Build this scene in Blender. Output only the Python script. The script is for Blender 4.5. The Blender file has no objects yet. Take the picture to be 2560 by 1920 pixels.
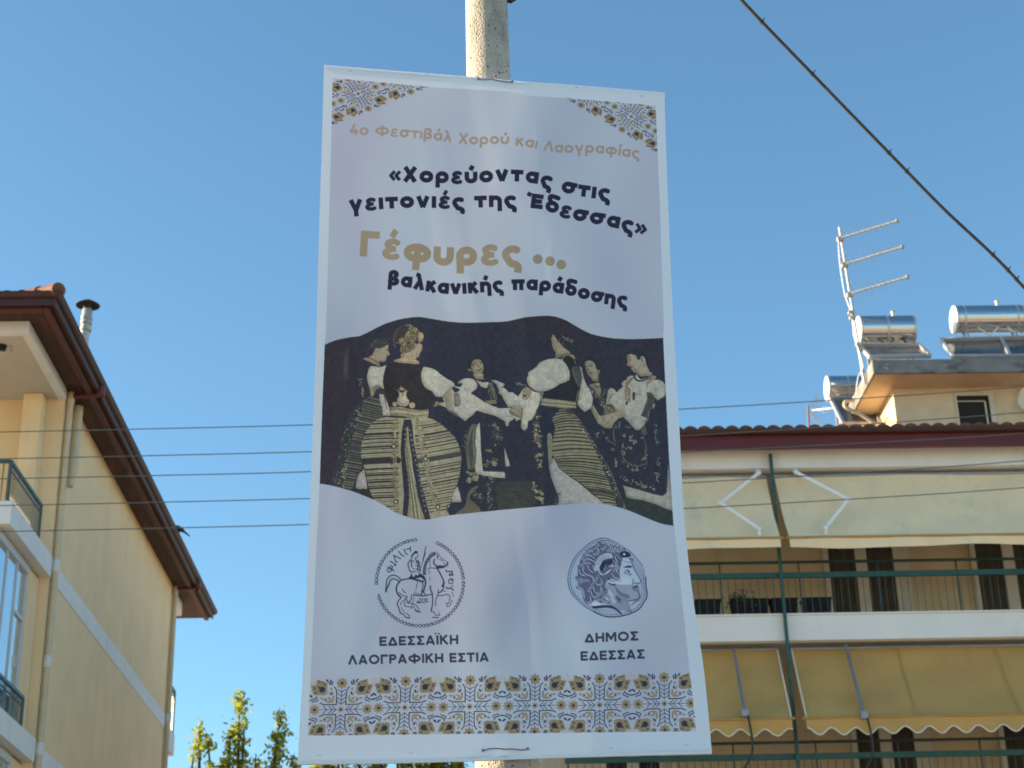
import bpy, bmesh, math, random
import numpy as np
from mathutils import Vector, Matrix
S = bpy.context.scene
COL = S.collection
# ---------------------------------------------------------------- camera
FPX, CX, CY = 4256.5, 1280.0, 960.0                      # focal length in photo pixels (2560 x 1920)
vy = Vector((1183 - CX, 2838 - CY, FPX)).normalized()    # street direction, seen in camera axes (x right, y down, z forward)
vz = -Vector((1040 - CX, -8700 - CY, FPX)).normalized(); vz = -(vz - vy * vz.dot(vy)).normalized()
if vz.y > 0: vz = -vz
vx = vy.cross(vz)
CAM = Vector((0, 0, 1.6))
def ray(px, py):
    c = Vector((px - CX, py - CY, FPX)); return Vector((c.dot(vx), c.dot(vy), c.dot(vz))) / FPX
def atY(px, py, Y): d = ray(px, py); return CAM + d * ((Y - CAM.y) / d.y)
def atX(px, py, X): d = ray(px, py); return CAM + d * ((X - CAM.x) / d.x)
def atZ(px, py, Z): d = ray(px, py); return CAM + d * ((Z - CAM.z) / d.z)
cd = bpy.data.cameras.new('camera'); cam = bpy.data.objects.new('camera', cd); COL.objects.link(cam); S.camera = cam
cd.sensor_width = 36; cd.lens = FPX / 2560 * 36; cd.clip_start = .05; cd.clip_end = 3000
r = [Vector((vx[i], vy[i], vz[i])) for i in range(3)]    # camera right, down, forward in world axes
M3 = Matrix((r[0], -r[1], -r[2])).transposed(); cam.matrix_world = Matrix.Translation(CAM) @ M3.to_4x4()
cd.dof.use_dof = True; cd.dof.focus_distance = 4.55; cd.dof.aperture_fstop = 10.0
# ---------------------------------------------------------------- sky and sun
SUN_EL, SUN_AZ = 13.5, 6.0                               # degrees; the sun stands to the left, azimuth measured past -X towards +Y
tos = Vector((-math.cos(math.radians(SUN_EL)) * math.cos(math.radians(SUN_AZ)), math.cos(math.radians(SUN_EL)) * math.sin(math.radians(SUN_AZ)), math.sin(math.radians(SUN_EL))))
W = bpy.data.worlds.new('World'); S.world = W; W.use_nodes = True
nt = W.node_tree; bg = nt.nodes['Background']; sk = nt.nodes.new('ShaderNodeTexSky'); sk.sky_type = 'NISHITA'; sk.sun_disc = False
sk.sun_elevation = math.radians(SUN_EL); sk.sun_rotation = math.radians(-90 + SUN_AZ); sk.altitude = 300; sk.air_density = 1.0; sk.dust_density = .45; sk.ozone_density = 3.2
wb = nt.nodes.new('ShaderNodeMix'); wb.data_type = 'RGBA'; wb.blend_type = 'MULTIPLY'; wb.inputs[0].default_value = 1; wb.inputs[7].default_value = (.91, 1.05, .97, 1)
nt.links.new(sk.outputs[0], wb.inputs[6]); nt.links.new(wb.outputs[2], bg.inputs[0]); bg.inputs[1].default_value = 0.098
sl = bpy.data.lights.new('sun', 'SUN'); so = bpy.data.objects.new('sun', sl); COL.objects.link(so); so.location = (-30, 0, 30)
sl.energy = 5.0; sl.angle = math.radians(.5); sl.color = (1.0, .76, .48)
so.rotation_euler = (-tos).to_track_quat('-Z', 'Y').to_euler()
S.view_settings.view_transform = 'Standard'; S.view_settings.look = 'None'; S.view_settings.exposure = 1.6; S.view_settings.gamma = 1.0
S.cycles.max_bounces = 8; S.cycles.use_denoising = True
# ---------------------------------------------------------------- helpers
def mat(name, col, rough=.8, var=.12, scale=3.0, bump=0.0, bscale=40.0, metal=0.0, stain=None, stretch=(1, 1, 1), spec=.5, speck=None):
    """one Principled material: a base colour broken up by noise in object space, optional stains, specks and bump"""
    m = bpy.data.materials.new(name); m.use_nodes = True; t = m.node_tree; p = t.nodes['Principled BSDF']; N, L = t.nodes.new, t.links.new
    p.inputs['Roughness'].default_value = rough; p.inputs['Metallic'].default_value = metal; p.inputs['Specular IOR Level'].default_value = spec
    g = N('ShaderNodeNewGeometry'); mp = N('ShaderNodeMapping'); mp.inputs['Scale'].default_value = stretch; L(g.outputs['Position'], mp.inputs[0])
    n1 = N('ShaderNodeTexNoise'); n1.inputs['Scale'].default_value = scale; n1.inputs['Detail'].default_value = 6; n1.inputs['Roughness'].default_value = .65; L(mp.outputs[0], n1.inputs['Vector'])
    mr = N('ShaderNodeMapRange'); mr.inputs[1].default_value = .3; mr.inputs[2].default_value = .7; mr.inputs[3].default_value = 1 - var; mr.inputs[4].default_value = 1 + var; L(n1.outputs[0], mr.inputs[0])
    mx = N('ShaderNodeMix'); mx.data_type = 'RGBA'; mx.blend_type = 'MULTIPLY'; mx.inputs[0].default_value = 1; mx.inputs[6].default_value = (*col, 1); L(mr.outputs[0], mx.inputs[7]); out = mx.outputs[2]
    if stain:
        sc, amount, thr, sx = stain; mp2 = N('ShaderNodeMapping'); mp2.inputs['Scale'].default_value = sx; L(g.outputs['Position'], mp2.inputs[0])
        n2 = N('ShaderNodeTexNoise'); n2.inputs['Scale'].default_value = 1.0; n2.inputs['Detail'].default_value = 7; n2.inputs['Roughness'].default_value = .7; L(mp2.outputs[0], n2.inputs['Vector'])
        r2 = N('ShaderNodeMapRange'); r2.inputs[1].default_value = thr; r2.inputs[2].default_value = thr + .14; r2.inputs[3].default_value = 0; r2.inputs[4].default_value = amount; L(n2.outputs[0], r2.inputs[0])
        m2 = N('ShaderNodeMix'); m2.data_type = 'RGBA'; L(r2.outputs[0], m2.inputs[0]); L(out, m2.inputs[6]); m2.inputs[7].default_value = (*sc, 1); out = m2.outputs[2]
    if speck:
        sc, size, thr = speck; n3 = N('ShaderNodeTexNoise'); n3.inputs['Scale'].default_value = size; n3.inputs['Detail'].default_value = 3; L(g.outputs['Position'], n3.inputs['Vector'])
        r3 = N('ShaderNodeMapRange'); r3.inputs[1].default_value = thr; r3.inputs[2].default_value = thr + .05; L(n3.outputs[0], r3.inputs[0])
        m3 = N('ShaderNodeMix'); m3.data_type = 'RGBA'; L(r3.outputs[0], m3.inputs[0]); L(out, m3.inputs[6]); m3.inputs[7].default_value = (*sc, 1); out = m3.outputs[2]
    L(out, p.inputs['Base Color'])
    if bump:
        nb = N('ShaderNodeTexNoise'); nb.inputs['Scale'].default_value = bscale; nb.inputs['Detail'].default_value = 4; L(g.outputs['Position'], nb.inputs['Vector'])
        b = N('ShaderNodeBump'); b.inputs['Strength'].default_value = bump; b.inputs['Distance'].default_value = .02; L(nb.outputs[0], b.inputs['Height']); L(b.outputs[0], p.inputs['Normal'])
    return m
class MB:
    def __init__(s): s.v, s.f, s.sm = [], [], []
    def add(s, vs, fs, smooth=False):
        o = len(s.v); s.v += [tuple(v) for v in vs]; s.f += [tuple(i + o for i in f) for f in fs]; s.sm += [smooth] * len(fs); return s
    def box(s, x0, x1, y0, y1, z0, z1):
        x0, x1 = sorted((x0, x1)); y0, y1 = sorted((y0, y1)); z0, z1 = sorted((z0, z1))
        return s.add([(x, y, z) for x in (x0, x1) for y in (y0, y1) for z in (z0, z1)], [(0, 1, 3, 2), (4, 6, 7, 5), (0, 4, 5, 1), (2, 3, 7, 6), (0, 2, 6, 4), (1, 5, 7, 3)])
    def hexa(s, a, b):                                     # two quads (4 corners each) joined into a solid
        return s.add(list(a) + list(b), [(3, 2, 1, 0), (4, 5, 6, 7)] + [(i, (i + 1) % 4, 4 + (i + 1) % 4, 4 + i) for i in range(4)])
    def quad(s, *p): return s.add(p, [tuple(range(len(p)))])
    def slab(s, P, d): return s.hexa(P, [Vector(p) + Vector(d) for p in P])
    def tube(s, P, rad, n=10, cap=True, smooth=True):
        P = [Vector(p) for p in P]; R = rad if hasattr(rad, '__len__') else [rad] * len(P); rings = []; up = None
        for i, p in enumerate(P):
            d = (P[min(i + 1, len(P) - 1)] - P[max(i - 1, 0)]).normalized()
            if up is None: up = d.orthogonal().normalized()
            u = (up - d * up.dot(d)).normalized(); w = d.cross(u); up = u
            rings.append([p + (u * math.cos(2 * math.pi * k / n) + w * math.sin(2 * math.pi * k / n)) * R[i] for k in range(n)])
        vs = [v for r_ in rings for v in r_]; fs = [(i * n + k, i * n + (k + 1) % n, (i + 1) * n + (k + 1) % n, (i + 1) * n + k) for i in range(len(P) - 1) for k in range(n)]
        s.add(vs, fs, smooth)
        if cap: s.add(rings[0] + rings[-1], [tuple(range(n))[::-1], tuple(range(n, 2 * n))])
        return s
    def bar(s, a, b, w, h=None, up=(0, 0, 1)):              # rectangular bar from a to b
        a, b = Vector(a), Vector(b); d = (b - a).normalized(); u = Vector(up); u = u - d * u.dot(d)
        u = d.orthogonal() if u.length < 1e-4 else u; u.normalize(); v = d.cross(u); h = h or w
        q = [u * (h / 2) * i + v * (w / 2) * j for i, j in ((1, 1), (1, -1), (-1, -1), (-1, 1))]
        return s.hexa([a + k for k in q], [b + k for k in q])
    def lathe(s, base, prof, n=24, axis=(0, 0, 1), smooth=True):
        ax = Vector(axis).normalized(); u = ax.orthogonal().normalized(); w = ax.cross(u); b = Vector(base)
        vs = [b + ax * z + (u * math.cos(2 * math.pi * k / n) + w * math.sin(2 * math.pi * k / n)) * r_ for r_, z in prof for k in range(n)]
        return s.add(vs, [(i * n + k, i * n + (k + 1) % n, (i + 1) * n + (k + 1) % n, (i + 1) * n + k) for i in range(len(prof) - 1) for k in range(n)], smooth)
def wloc(o):
    p = Vector((0, 0, 0))
    while o: p += o.location; o = o.parent
    return p
def tag(o, label=None, cat=None, group=None, kind=None):
    for k, v in (('label', label), ('category', cat), ('group', group), ('kind', kind)):
        if v: o[k] = v
    return o
def obj(name, mb, m, parent=None, bevel=0.0, base=None):
    off = wloc(parent) if parent else Vector(base if base is not None else (0, 0, 0))
    me = bpy.data.meshes.new(name); me.from_pydata([tuple(Vector(v) - off) for v in mb.v], [], mb.f); me.polygons.foreach_set('use_smooth', mb.sm)
    if not parent or True:
        b = bmesh.new(); b.from_mesh(me); bmesh.ops.recalc_face_normals(b, faces=b.faces); b.to_mesh(me); b.free()
    me.materials.append(m); o = bpy.data.objects.new(name, me); COL.objects.link(o)
    if parent: o.parent = parent
    else: o.location = off
    if bevel:
        bv = o.modifiers.new('bevel', 'BEVEL'); bv.width = bevel; bv.segments = 2; bv.limit_method = 'ANGLE'
    return o
def thing(name, label, cat, loc, group=None):
    o = bpy.data.objects.new(name, None); COL.objects.link(o); o.location = loc; o.empty_display_size = .2; return tag(o, label, cat, group)
# ---------------------------------------------------------------- printed artwork of the banner
# The print is painted with numpy (polygons, strokes) and carried by the cloth mesh as a colour attribute.
OX, OY, CW, CH = 735, 150, 1060, 1780
def lin(c):
    c = np.asarray(c, float) / 255.0
    return np.where(c <= 0.04045, c / 12.92, ((c + 0.055) / 1.055) ** 2.4)
CAN = np.zeros((CH, CW, 3)); CAN[:] = (168, 184, 208)
CLIP = None                                             # optional coverage mask

def _blend(y0, y1, x0, x1, cov, col):
    if CLIP is not None: cov = cov * CLIP[y0:y1, x0:x1]
    CAN[y0:y1, x0:x1] += (np.asarray(col, float) - CAN[y0:y1, x0:x1]) * cov[..., None]

def cover(P, y0, y1, x0, x1, s=3):
    h, w = (y1 - y0) * s, (x1 - x0) * s
    xs = x0 + (np.arange(w) + 0.5) / s; ys = y0 + (np.arange(h) + 0.5) / s
    ins = np.zeros((h, w), bool)
    for i in range(len(P)):
        (ax, ay), (bx, by) = P[i], P[(i + 1) % len(P)]
        if ay == by: continue
        r = (ys >= min(ay, by)) & (ys < max(ay, by))
        if not r.any(): continue
        xc = ax + (ys[r] - ay) * (bx - ax) / (by - ay)
        ins[r] ^= xs[None, :] > xc[:, None]
    return ins.reshape(y1 - y0, s, x1 - x0, s).mean((1, 3))

def box(P, pad=2):
    x0 = max(0, int(min(p[0] for p in P)) - pad); x1 = min(CW, int(max(p[0] for p in P)) + pad + 1)
    y0 = max(0, int(min(p[1] for p in P)) - pad); y1 = min(CH, int(max(p[1] for p in P)) + pad + 1)
    return y0, y1, x0, x1

def poly(P, col, a=1.0):
    P = [(x - OX, y - OY) for x, y in P]
    y0, y1, x0, x1 = box(P)
    if y1 > y0 and x1 > x0: _blend(y0, y1, x0, x1, cover(P, y0, y1, x0, x1) * a, col)

def mask_of(P):
    P = [(x - OX, y - OY) for x, y in P]; m = np.zeros((CH, CW)); y0, y1, x0, x1 = box(P)
    m[y0:y1, x0:x1] = cover(P, y0, y1, x0, x1); return m

def seg_cov(P, w, caps, y0, y1, x0, x1):
    X, Y = np.meshgrid(np.arange(x0, x1) + 0.5, np.arange(y0, y1) + 0.5)
    best = np.zeros(X.shape); n = len(P) - 1
    for i in range(n):
        ax, ay = P[i]; bx, by = P[i + 1]; dx, dy = bx - ax, by - ay; L = math.hypot(dx, dy)
        if L < 1e-6: continue
        wi = w if not hasattr(w, '__len__') else None
        t = ((X - ax) * dx + (Y - ay) * dy) / (L * L); tc = np.clip(t, 0, 1)
        d = np.hypot(X - ax - tc * dx, Y - ay - tc * dy)
        ww = wi if wi is not None else w[i] + (w[i + 1] - w[i]) * tc
        c = np.clip(ww / 2 - d + 0.5, 0, 1)
        if caps == 'butt':
            if i == 0: c = c * np.clip(t * L + 0.5, 0, 1)
            if i == n - 1: c = c * np.clip((1 - t) * L + 0.5, 0, 1)
        best = np.maximum(best, c)
    return best

def stroke(P, w, col, caps='round', a=1.0):
    P = [(x - OX, y - OY) for x, y in P]; m = max(w) if hasattr(w, '__len__') else w
    y0, y1, x0, x1 = box(P, int(m / 2 + 2))
    if y1 > y0 and x1 > x0:
        k = min(1.0, m) if m < 1 else 1.0
        if m < 1: w = 1.0
        _blend(y0, y1, x0, x1, seg_cov(P, w, caps, y0, y1, x0, x1) * a * k, col)

def cr(P, n=6, closed=False):
    P = [tuple(map(float, p)) for p in P]; out = []; N = len(P)
    for i in range(N if closed else N - 1):
        g = (lambda k: P[k % N]) if closed else (lambda k: P[max(0, min(N - 1, k))])
        a, b, c, d = g(i - 1), g(i), g(i + 1), g(i + 2)
        for j in range(n):
            t = j / n
            out.append(tuple(0.5 * (2 * b[k] + (c[k] - a[k]) * t + (2 * a[k] - 5 * b[k] + 4 * c[k] - d[k]) * t * t + (3 * b[k] - a[k] - 3 * c[k] + d[k]) * t ** 3) for k in (0, 1)))
    if not closed: out.append(P[-1])
    return out

def crop(ox, oy, s):
    return lambda *P: [(ox + x / s, oy + y / s) for x, y in P]
def disc(x, y, r, col, a=1.0): stroke([(x, y), (x + .01, y)], 2 * r, col, a=a)
def ellipse(x, y, rx, ry, rot=0, n=20):
    c, s = math.cos(rot), math.sin(rot)
    return [(x + rx * math.cos(t) * c - ry * math.sin(t) * s, y + rx * math.cos(t) * s + ry * math.sin(t) * c) for t in [2 * math.pi * k / n for k in range(n)]]

R1 = crop(780, 130, 2.4043); R2 = crop(780, 760, 2.3532); R3 = crop(730, 1290, 2.0673)
NAVY, GOLD, DARK = (44, 46, 70), (126, 117, 98), (44, 46, 66)
RND = random.Random(7)

# -- the printed grey satin panel inside the white border, fold light and shade painted in
PANEL = R1((125, 157), (400, 182), (715, 212), (1075, 232), (1190, 238), (1300, 262), (1500, 275), (2065, 322), (2090, 900), (2115, 1659)) + R2((2065, 195), (2125, 1300)) \
    + R3((1975, 50), (2055, 800), (2090, 1112), (82, 1135), (97, 820), (130, 80)) + R2((45, 1060), (75, 235)) + R1((85, 1659), (108, 800))
PM = mask_of(PANEL)
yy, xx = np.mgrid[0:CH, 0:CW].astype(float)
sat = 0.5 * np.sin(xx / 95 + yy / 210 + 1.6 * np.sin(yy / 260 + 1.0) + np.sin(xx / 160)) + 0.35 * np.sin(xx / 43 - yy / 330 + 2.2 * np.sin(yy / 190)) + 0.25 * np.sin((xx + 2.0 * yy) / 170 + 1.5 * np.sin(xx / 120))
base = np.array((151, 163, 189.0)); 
pan = base + sat[..., None] * np.array((6.5, 7.5, 6.5)) + np.clip(-sat, 0, 1)[..., None] * np.array((1.5, 0, 2)) + (np.exp(-((xx - 520 - .35 * (yy - 300)) / 38) ** 2) * np.clip(1 - np.abs(yy - 330) / 300, 0, 1) + np.exp(-((xx - 640 + .45 * (yy - 200)) / 55) ** 2) * np.clip(1 - np.abs(yy - 260) / 240, 0, 1) * -.8 + np.exp(-((xx - 500 + .5 * (yy - 1400)) / 60) ** 2) * np.clip(1 - np.abs(yy - 1380) / 260, 0, 1) * -.9 + np.exp(-((xx - 640 - .3 * (yy - 1250)) / 45) ** 2) * np.clip(1 - np.abs(yy - 1300) / 260, 0, 1))[..., None] * np.array((8, 7, 6.0))  # diagonal light and dark fold streaks painted into the panel colour
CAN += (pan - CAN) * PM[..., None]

# -- one tile of the folk ornament (units: 1332 per repeat, y up), drawn through an affine map
def tile(cx, cy, ex, ey, quads=None):
    sc = math.sqrt(abs(ex[0] * ey[1] - ex[1] * ey[0]))
    M = lambda P, sx=1, sy=1: [(cx + sx * x * ex[0] + sy * y * ey[0], cy + sx * x * ex[1] + sy * y * ey[1]) for x, y in P]
    def leaf(a, b, w, col, sx=1, sy=1):
        (ax, ay), (bx, by) = a, b; dx, dy = bx - ax, by - ay; L = math.hypot(dx, dy); nx, ny = -dy / L * w / 2, dx / L * w / 2
        poly(M([a, (ax + dx * .3 + nx * .8, ay + dy * .3 + ny * .8), (ax + dx * .6 + nx, ay + dy * .6 + ny), b, (ax + dx * .6 - nx, ay + dy * .6 - ny), (ax + dx * .3 - nx * .8, ay + dy * .3 - ny * .8)], sx, sy), col)
    def flower(x, y, r, n, rc, sx=1, sy=1, thin=0.5, ri=0.45):
        poly(M([(x + r * (ri if k % 2 else 1) * math.cos(math.pi * k / n), y + r * (ri if k % 2 else 1) * math.sin(math.pi * k / n)) for k in range(2 * n)], sx, sy), GOLD)
        p = M([(x, y)], sx, sy)[0]; disc(p[0], p[1], rc * sc, DARK)
    flower(0, 0, 80, 8, 24)
    for sx in (1, -1):
        stroke(M([(90, 0), (430, 0)], sx), 9 * sc, NAVY)
        flower(540, 0, 130, 10, 28, sx, 1, ri=.55)
    for sy in (1, -1):
        stroke(M([(0, 110), (0, 450)], 1, sy), 9 * sc, NAVY)
        flower(0, 540, 126, 8, 30, 1, sy, ri=.68)
        for sx in (1, -1):
            q = lambda P: M(P, sx, sy)
            stroke(q(cr([(155, 465), (108, 395), (97, 260), (96, 104)])), 20 * sc, NAVY)
            stroke(q(cr([(96, 104), (240, 102), (350, 106), (430, 138)])), 20 * sc, NAVY)
            for t in (108, 185, 268, 352): stroke(q([(0, t), (76, t + 58)]), 13 * sc, NAVY)
            for t in (100, 172, 285): stroke(q([(t, 0), (t + 76, 72)]), 13 * sc, NAVY)
            for b in ((168, 330), (292, 275), (335, 164)): leaf((158, 152), b, 46, GOLD, sx, sy)
            leaf((185, 395), (250, 455), 44, GOLD, sx, sy); leaf((232, 290), (180, 372), 40, NAVY, sx, sy)
            leaf((365, 205), (432, 255), 44, GOLD, sx, sy); leaf((292, 215), (350, 182), 36, NAVY, sx, sy)
            stroke(q([(250, 300), (252, 380)]), 7 * sc, NAVY); stroke(q([(300, 235), (370, 228)]), 7 * sc, NAVY)
            poly(q([(302, 555), (522, 625), (532, 515), (642, 505), (572, 305), (342, 295), (292, 325)]), GOLD)
            c = (402, 415)
            poly(q([(c[0] + (78 if k % 2 else 50) * math.cos(k * math.pi / 8), c[1] + (78 if k % 2 else 50) * math.sin(k * math.pi / 8)) for k in range(16)]), DARK)
            leaf(c, (505, 490), 36, DARK, sx, sy)
            p = q([(352, 515), (532, 352)])
            for u in p: disc(u[0], u[1], 18 * sc, DARK)
            leaf((408, 540), (402, 590), 22, DARK, sx, sy); leaf((452, 545), (482, 605), 24, DARK, sx, sy)
            leaf((530, 440), (605, 470), 24, DARK, sx, sy); leaf((530, 415), (590, 425), 18, DARK, sx, sy)
            for P, w in (([(548, 540), (666, 546)], 14), ([(548, 545), (550, 610)], 12), ([(602, 572), (640, 612), (666, 628)], 16)): stroke(q(P), w * sc, (165, 150, 125))
            leaf((588, 252), (668, 318), 40, NAVY, sx, sy)
            stroke(q(cr([(666, 188), (590, 205), (530, 235), (514, 275)])), 22 * sc, NAVY); stroke(q([(486, 235), (490, 190), (592, 158)]), 18 * sc, NAVY)
            for a, b in (((205, 520), (186, 590)), ((232, 530), (236, 630)), ((268, 560), (342, 632))): leaf(a, b, 34, NAVY, sx, sy)
            stroke(q([(196, 512), (232, 528), (285, 575)]), 14 * sc, NAVY); stroke(q([(196, 512), (272, 520)]), 12 * sc, NAVY)

S8 = crop(815, 185, 7.9); S9 = crop(1390, 230, 7.9)
CLIP = PM
for c0, d, u in ((S8((635, 390))[0], (340, -135), (195, 290)), (S9((1488, 485))[0], (-328, -195), (-183, 255))):
    ex = (d[0] / 540 / 7.9, d[1] / 540 / 7.9); ey = (u[0] / 540 / 7.9, u[1] / 540 / 7.9)
    for k in (-1, 0, 1):
        tile(c0[0] + 1332 * k * ex[0], c0[1] + 1332 * k * ex[1], ex, ey)
CLIP = PM
BC = [(851.9, 1773.7), (1012, 1768.9), (1174.1, 1766.5), (1337.1, 1764), (1499.1, 1762.6), (1661.2, 1759.2)]
for c in BC: tile(c[0], c[1], (0.1217, -0.0022), (0.002 + (c[0] - 1260) * -1.0e-5, -0.1217))
CLIP = None

# -- lettering: a heavy geometric Greek, every letter drawn as strokes (x-height 1, y up)
def arc(cx, cy, rx, ry, a0, a1, n=18):
    return [(cx + rx * math.cos(math.radians(a0 + (a1 - a0) * k / n)), cy + ry * math.sin(math.radians(a0 + (a1 - a0) * k / n))) for k in range(n + 1)]
def glyph(ch, s, C=1.3):
    h = s / 2; acc = None; b = ch
    if ch in 'άέήίόύΈ': acc = ch; b = dict(zip('άέήίόύΈ', 'αεηιουΕ'))[ch]
    W = 1.1; S = []
    ring = lambda cx, w: arc(cx, .5, w / 2 - h, .5 - h + .01, 0, 360, 28)
    if b == 'ο': S = [ring(.57, 1.14)]; W = 1.14
    elif b == 'α': S = [ring(.54, 1.08), [(1.06 - h, 0), (1.06 - h, 1)]]; W = 1.06
    elif b == 'ρ': S = [ring(.56, 1.1), [(.02 + h, .5), (.02 + h, -.4)]]; W = 1.12
    elif b == 'σ': S = [ring(.56, 1.12), [(.5, 1 - h), (1.24, 1 - h)]]; W = 1.22
    elif b == 'ς': S = [arc(.56, .52, .56 - h, .48 - h, 48, 205) + [(.2 + h, .14), (.45, .06), (.68, .0), (.82, -.1), (.85, -.2), (.80, -.44)]]; W = 1.0
    elif b == 'ε': s *= .8; h = s / 2; S = [arc(.54, .745, .44 - h, .255 - h * .55, 25, 262, 14), arc(.52, .27, .5 - h, .27 - h * .55, 98, 335, 14), [(.45, .515), (.72, .515)]]; W = .97
    elif b == 'ι': S = [[(h, 0), (h, 1)]]; W = s
    elif b == 'τ': S = [[(0, 1 - h), (1.0, 1 - h)], [(.5, 0), (.5, 1 - h)]]; W = 1.0
    elif b == 'ν': S = [[(h * .9, 1), (.54, .04)], [(.54, .04), (1.08 - h * .9, 1)]]; W = 1.08
    elif b == 'υ': S = [[(h, 1), (h, .5)] + arc(.53, .48, .53 - h, .48 - h, 180, 360) + [(1.06 - h, 1)]]; W = 1.06
    elif b == 'η': S = [[(h, 0), (h, 1)], arc(.53, .52, .53 - h, .48 - h, 180, 0) + [(1.06 - h, -.36)]]; W = 1.06
    elif b == 'γ': S = [[(h * .9, 1), (.55, .06)], [(1.1 - h * .9, 1), (.52, .05)], [(.53, .2), (.53, -.44)]]; W = 1.1
    elif b == 'β': S = [[(h, -.38), (h, 1.0)] + arc(.48, 1.06, .48 - h, .4 - h, 180, -70, 14), arc(.5, .42, .54 - h, .42 - h, 108, -180, 18)]; W = 1.06
    elif b == 'δ': S = [ring(.55, 1.1), cr([(.4, 1 - h), (.18, 1.14), (.3, 1.36), (.9, 1.34)])]; W = 1.1
    elif b == 'κ': S = [[(h, 0), (h, 1)], [(h, .44), (.92 - h * .6, 1)], [(.42, .55), (1.02 - h * .7, 0)]]; W = 1.02
    elif b == 'λ': S = [[(.12, 1.36), (.36, 1.32), (1.06 - h * .9, 0)], [(h * .9, 0), (.58, .86)]]; W = 1.08
    elif b == 'π': S = [[(0, 1 - h), (1.26, 1 - h)], [(.14 + h, 0), (.14 + h, 1 - h)], [(1.12 - h, 0), (1.12 - h, 1 - h)]]; W = 1.26
    elif b == 'φ': S = [arc(.72, .5, .72 - h, .5 - h, 0, 360, 28), [(.72, -.4), (.72, 1)]]; W = 1.44
    elif b == '«' or b == '»':
        f = (lambda x: x) if b == '«' else (lambda x: .95 - x)
        S = [[(f(.46), .86), (f(.14), .48), (f(.46), .1)], [(f(.88), .86), (f(.56), .48), (f(.88), .1)]]; W = .95; s *= .72
    elif b == '.': S = [[(.26, .24), (.261, .24)]]; W = .62
    elif b == '4': S = [[(.72, C), (h * .7, .42), (1.02, .42)], [(.72, 0), (.72, .75)]]; S[0] = [(.62, C), (.1, .4), (1.04, .4)]; W = 1.04
    elif b == 'Χ': S = [[(h, 0), (1.2 - h, C)], [(h, C), (1.2 - h, 0)]]; W = 1.2
    elif b == 'Φ': S = [arc(.85, C * .5, .85 - h, .5 - h, 0, 360, 28), [(.85, -.05), (.85, C + .05)]]; W = 1.7
    elif b == 'Γ': S = [[(h, 0), (h, C)], [(h, C - h), (.98, C - h)]]; W = .98
    elif b == 'Λ': S = [[(h * .9, 0), (.62, C - .02)], [(.62, C - .02), (1.24 - h * .9, 0)]]; W = 1.24
    elif b == 'Ε': S = [[(h, 0), (h, C)], [(h, C - h), (.95, C - h)], [(h, C / 2), (.88, C / 2)], [(h, h), (.97, h)]]; W = .97
    elif b == 'Δ': S = [[(h, h), (.62, C - h * .9)], [(.62, C - h * .9), (1.24 - h, h)], [(.03, h), (1.21, h)]]; W = 1.24
    elif b == 'Σ': S = [[(1.0, C - h), (.16, C - h), (.58, C / 2), (.16, h), (1.03, h)]]; W = 1.03
    elif b == 'Α': S = [[(h * .9, 0), (.62, C - .02)], [(.62, C - .02), (1.24 - h * .9, 0)], [(.28, .36), (.96, .36)]]; W = 1.24
    elif b in 'ΙΪ': S = [[(h, 0), (h, C)]]; W = s
    elif b == 'Κ': S = [[(h, 0), (h, C)], [(h, .55), (1.04 - h * .6, C)], [(.42, .72), (1.12 - h * .7, 0)]]; W = 1.12
    elif b == 'Η': S = [[(h, 0), (h, C)], [(1.14 - h, 0), (1.14 - h, C)], [(h, C / 2), (1.14 - h, C / 2)]]; W = 1.14
    elif b == 'Ο': S = [arc(.72, C / 2, .72 - h, C / 2 - h + .02, 0, 360, 28)]; W = 1.44
    elif b == 'Ρ': S = [[(h, 0), (h, C)], [(h, C - h), (.5, C - h)] + arc(.58, C - .41, .41 - h, .41 - h, 90, -90, 12) + [(h, C - .82 + h)]]; W = 1.0
    elif b == 'Τ': S = [[(0, C - h), (1.1, C - h)], [(.55, 0), (.55, C - h)]]; W = 1.1
    elif b == 'Μ': S = [[(h, 0), (h, C)], [(h * 1.2, C - .05), (.7, .38), (1.4 - h * 1.2, C - .05)], [(1.4 - h, 0), (1.4 - h, C)]]; W = 1.4
    elif b == ' ': W = .5
    if acc:
        if acc == 'Έ': S = [[(x + .3, y) for x, y in P] for P in S] + [[(.06, C - .28), (.17, C + .06)]]; W += .3
        else:
            c = W / 2; S.append([(c - .04, 1.13), (c + .15, 1.52)])
    if b == 'Ϊ': S += [[(h - .22, C + .24), (h - .219, C + .24)], [(h + .22, C + .24), (h + .221, C + .24)]]
    return S, W, s

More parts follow.
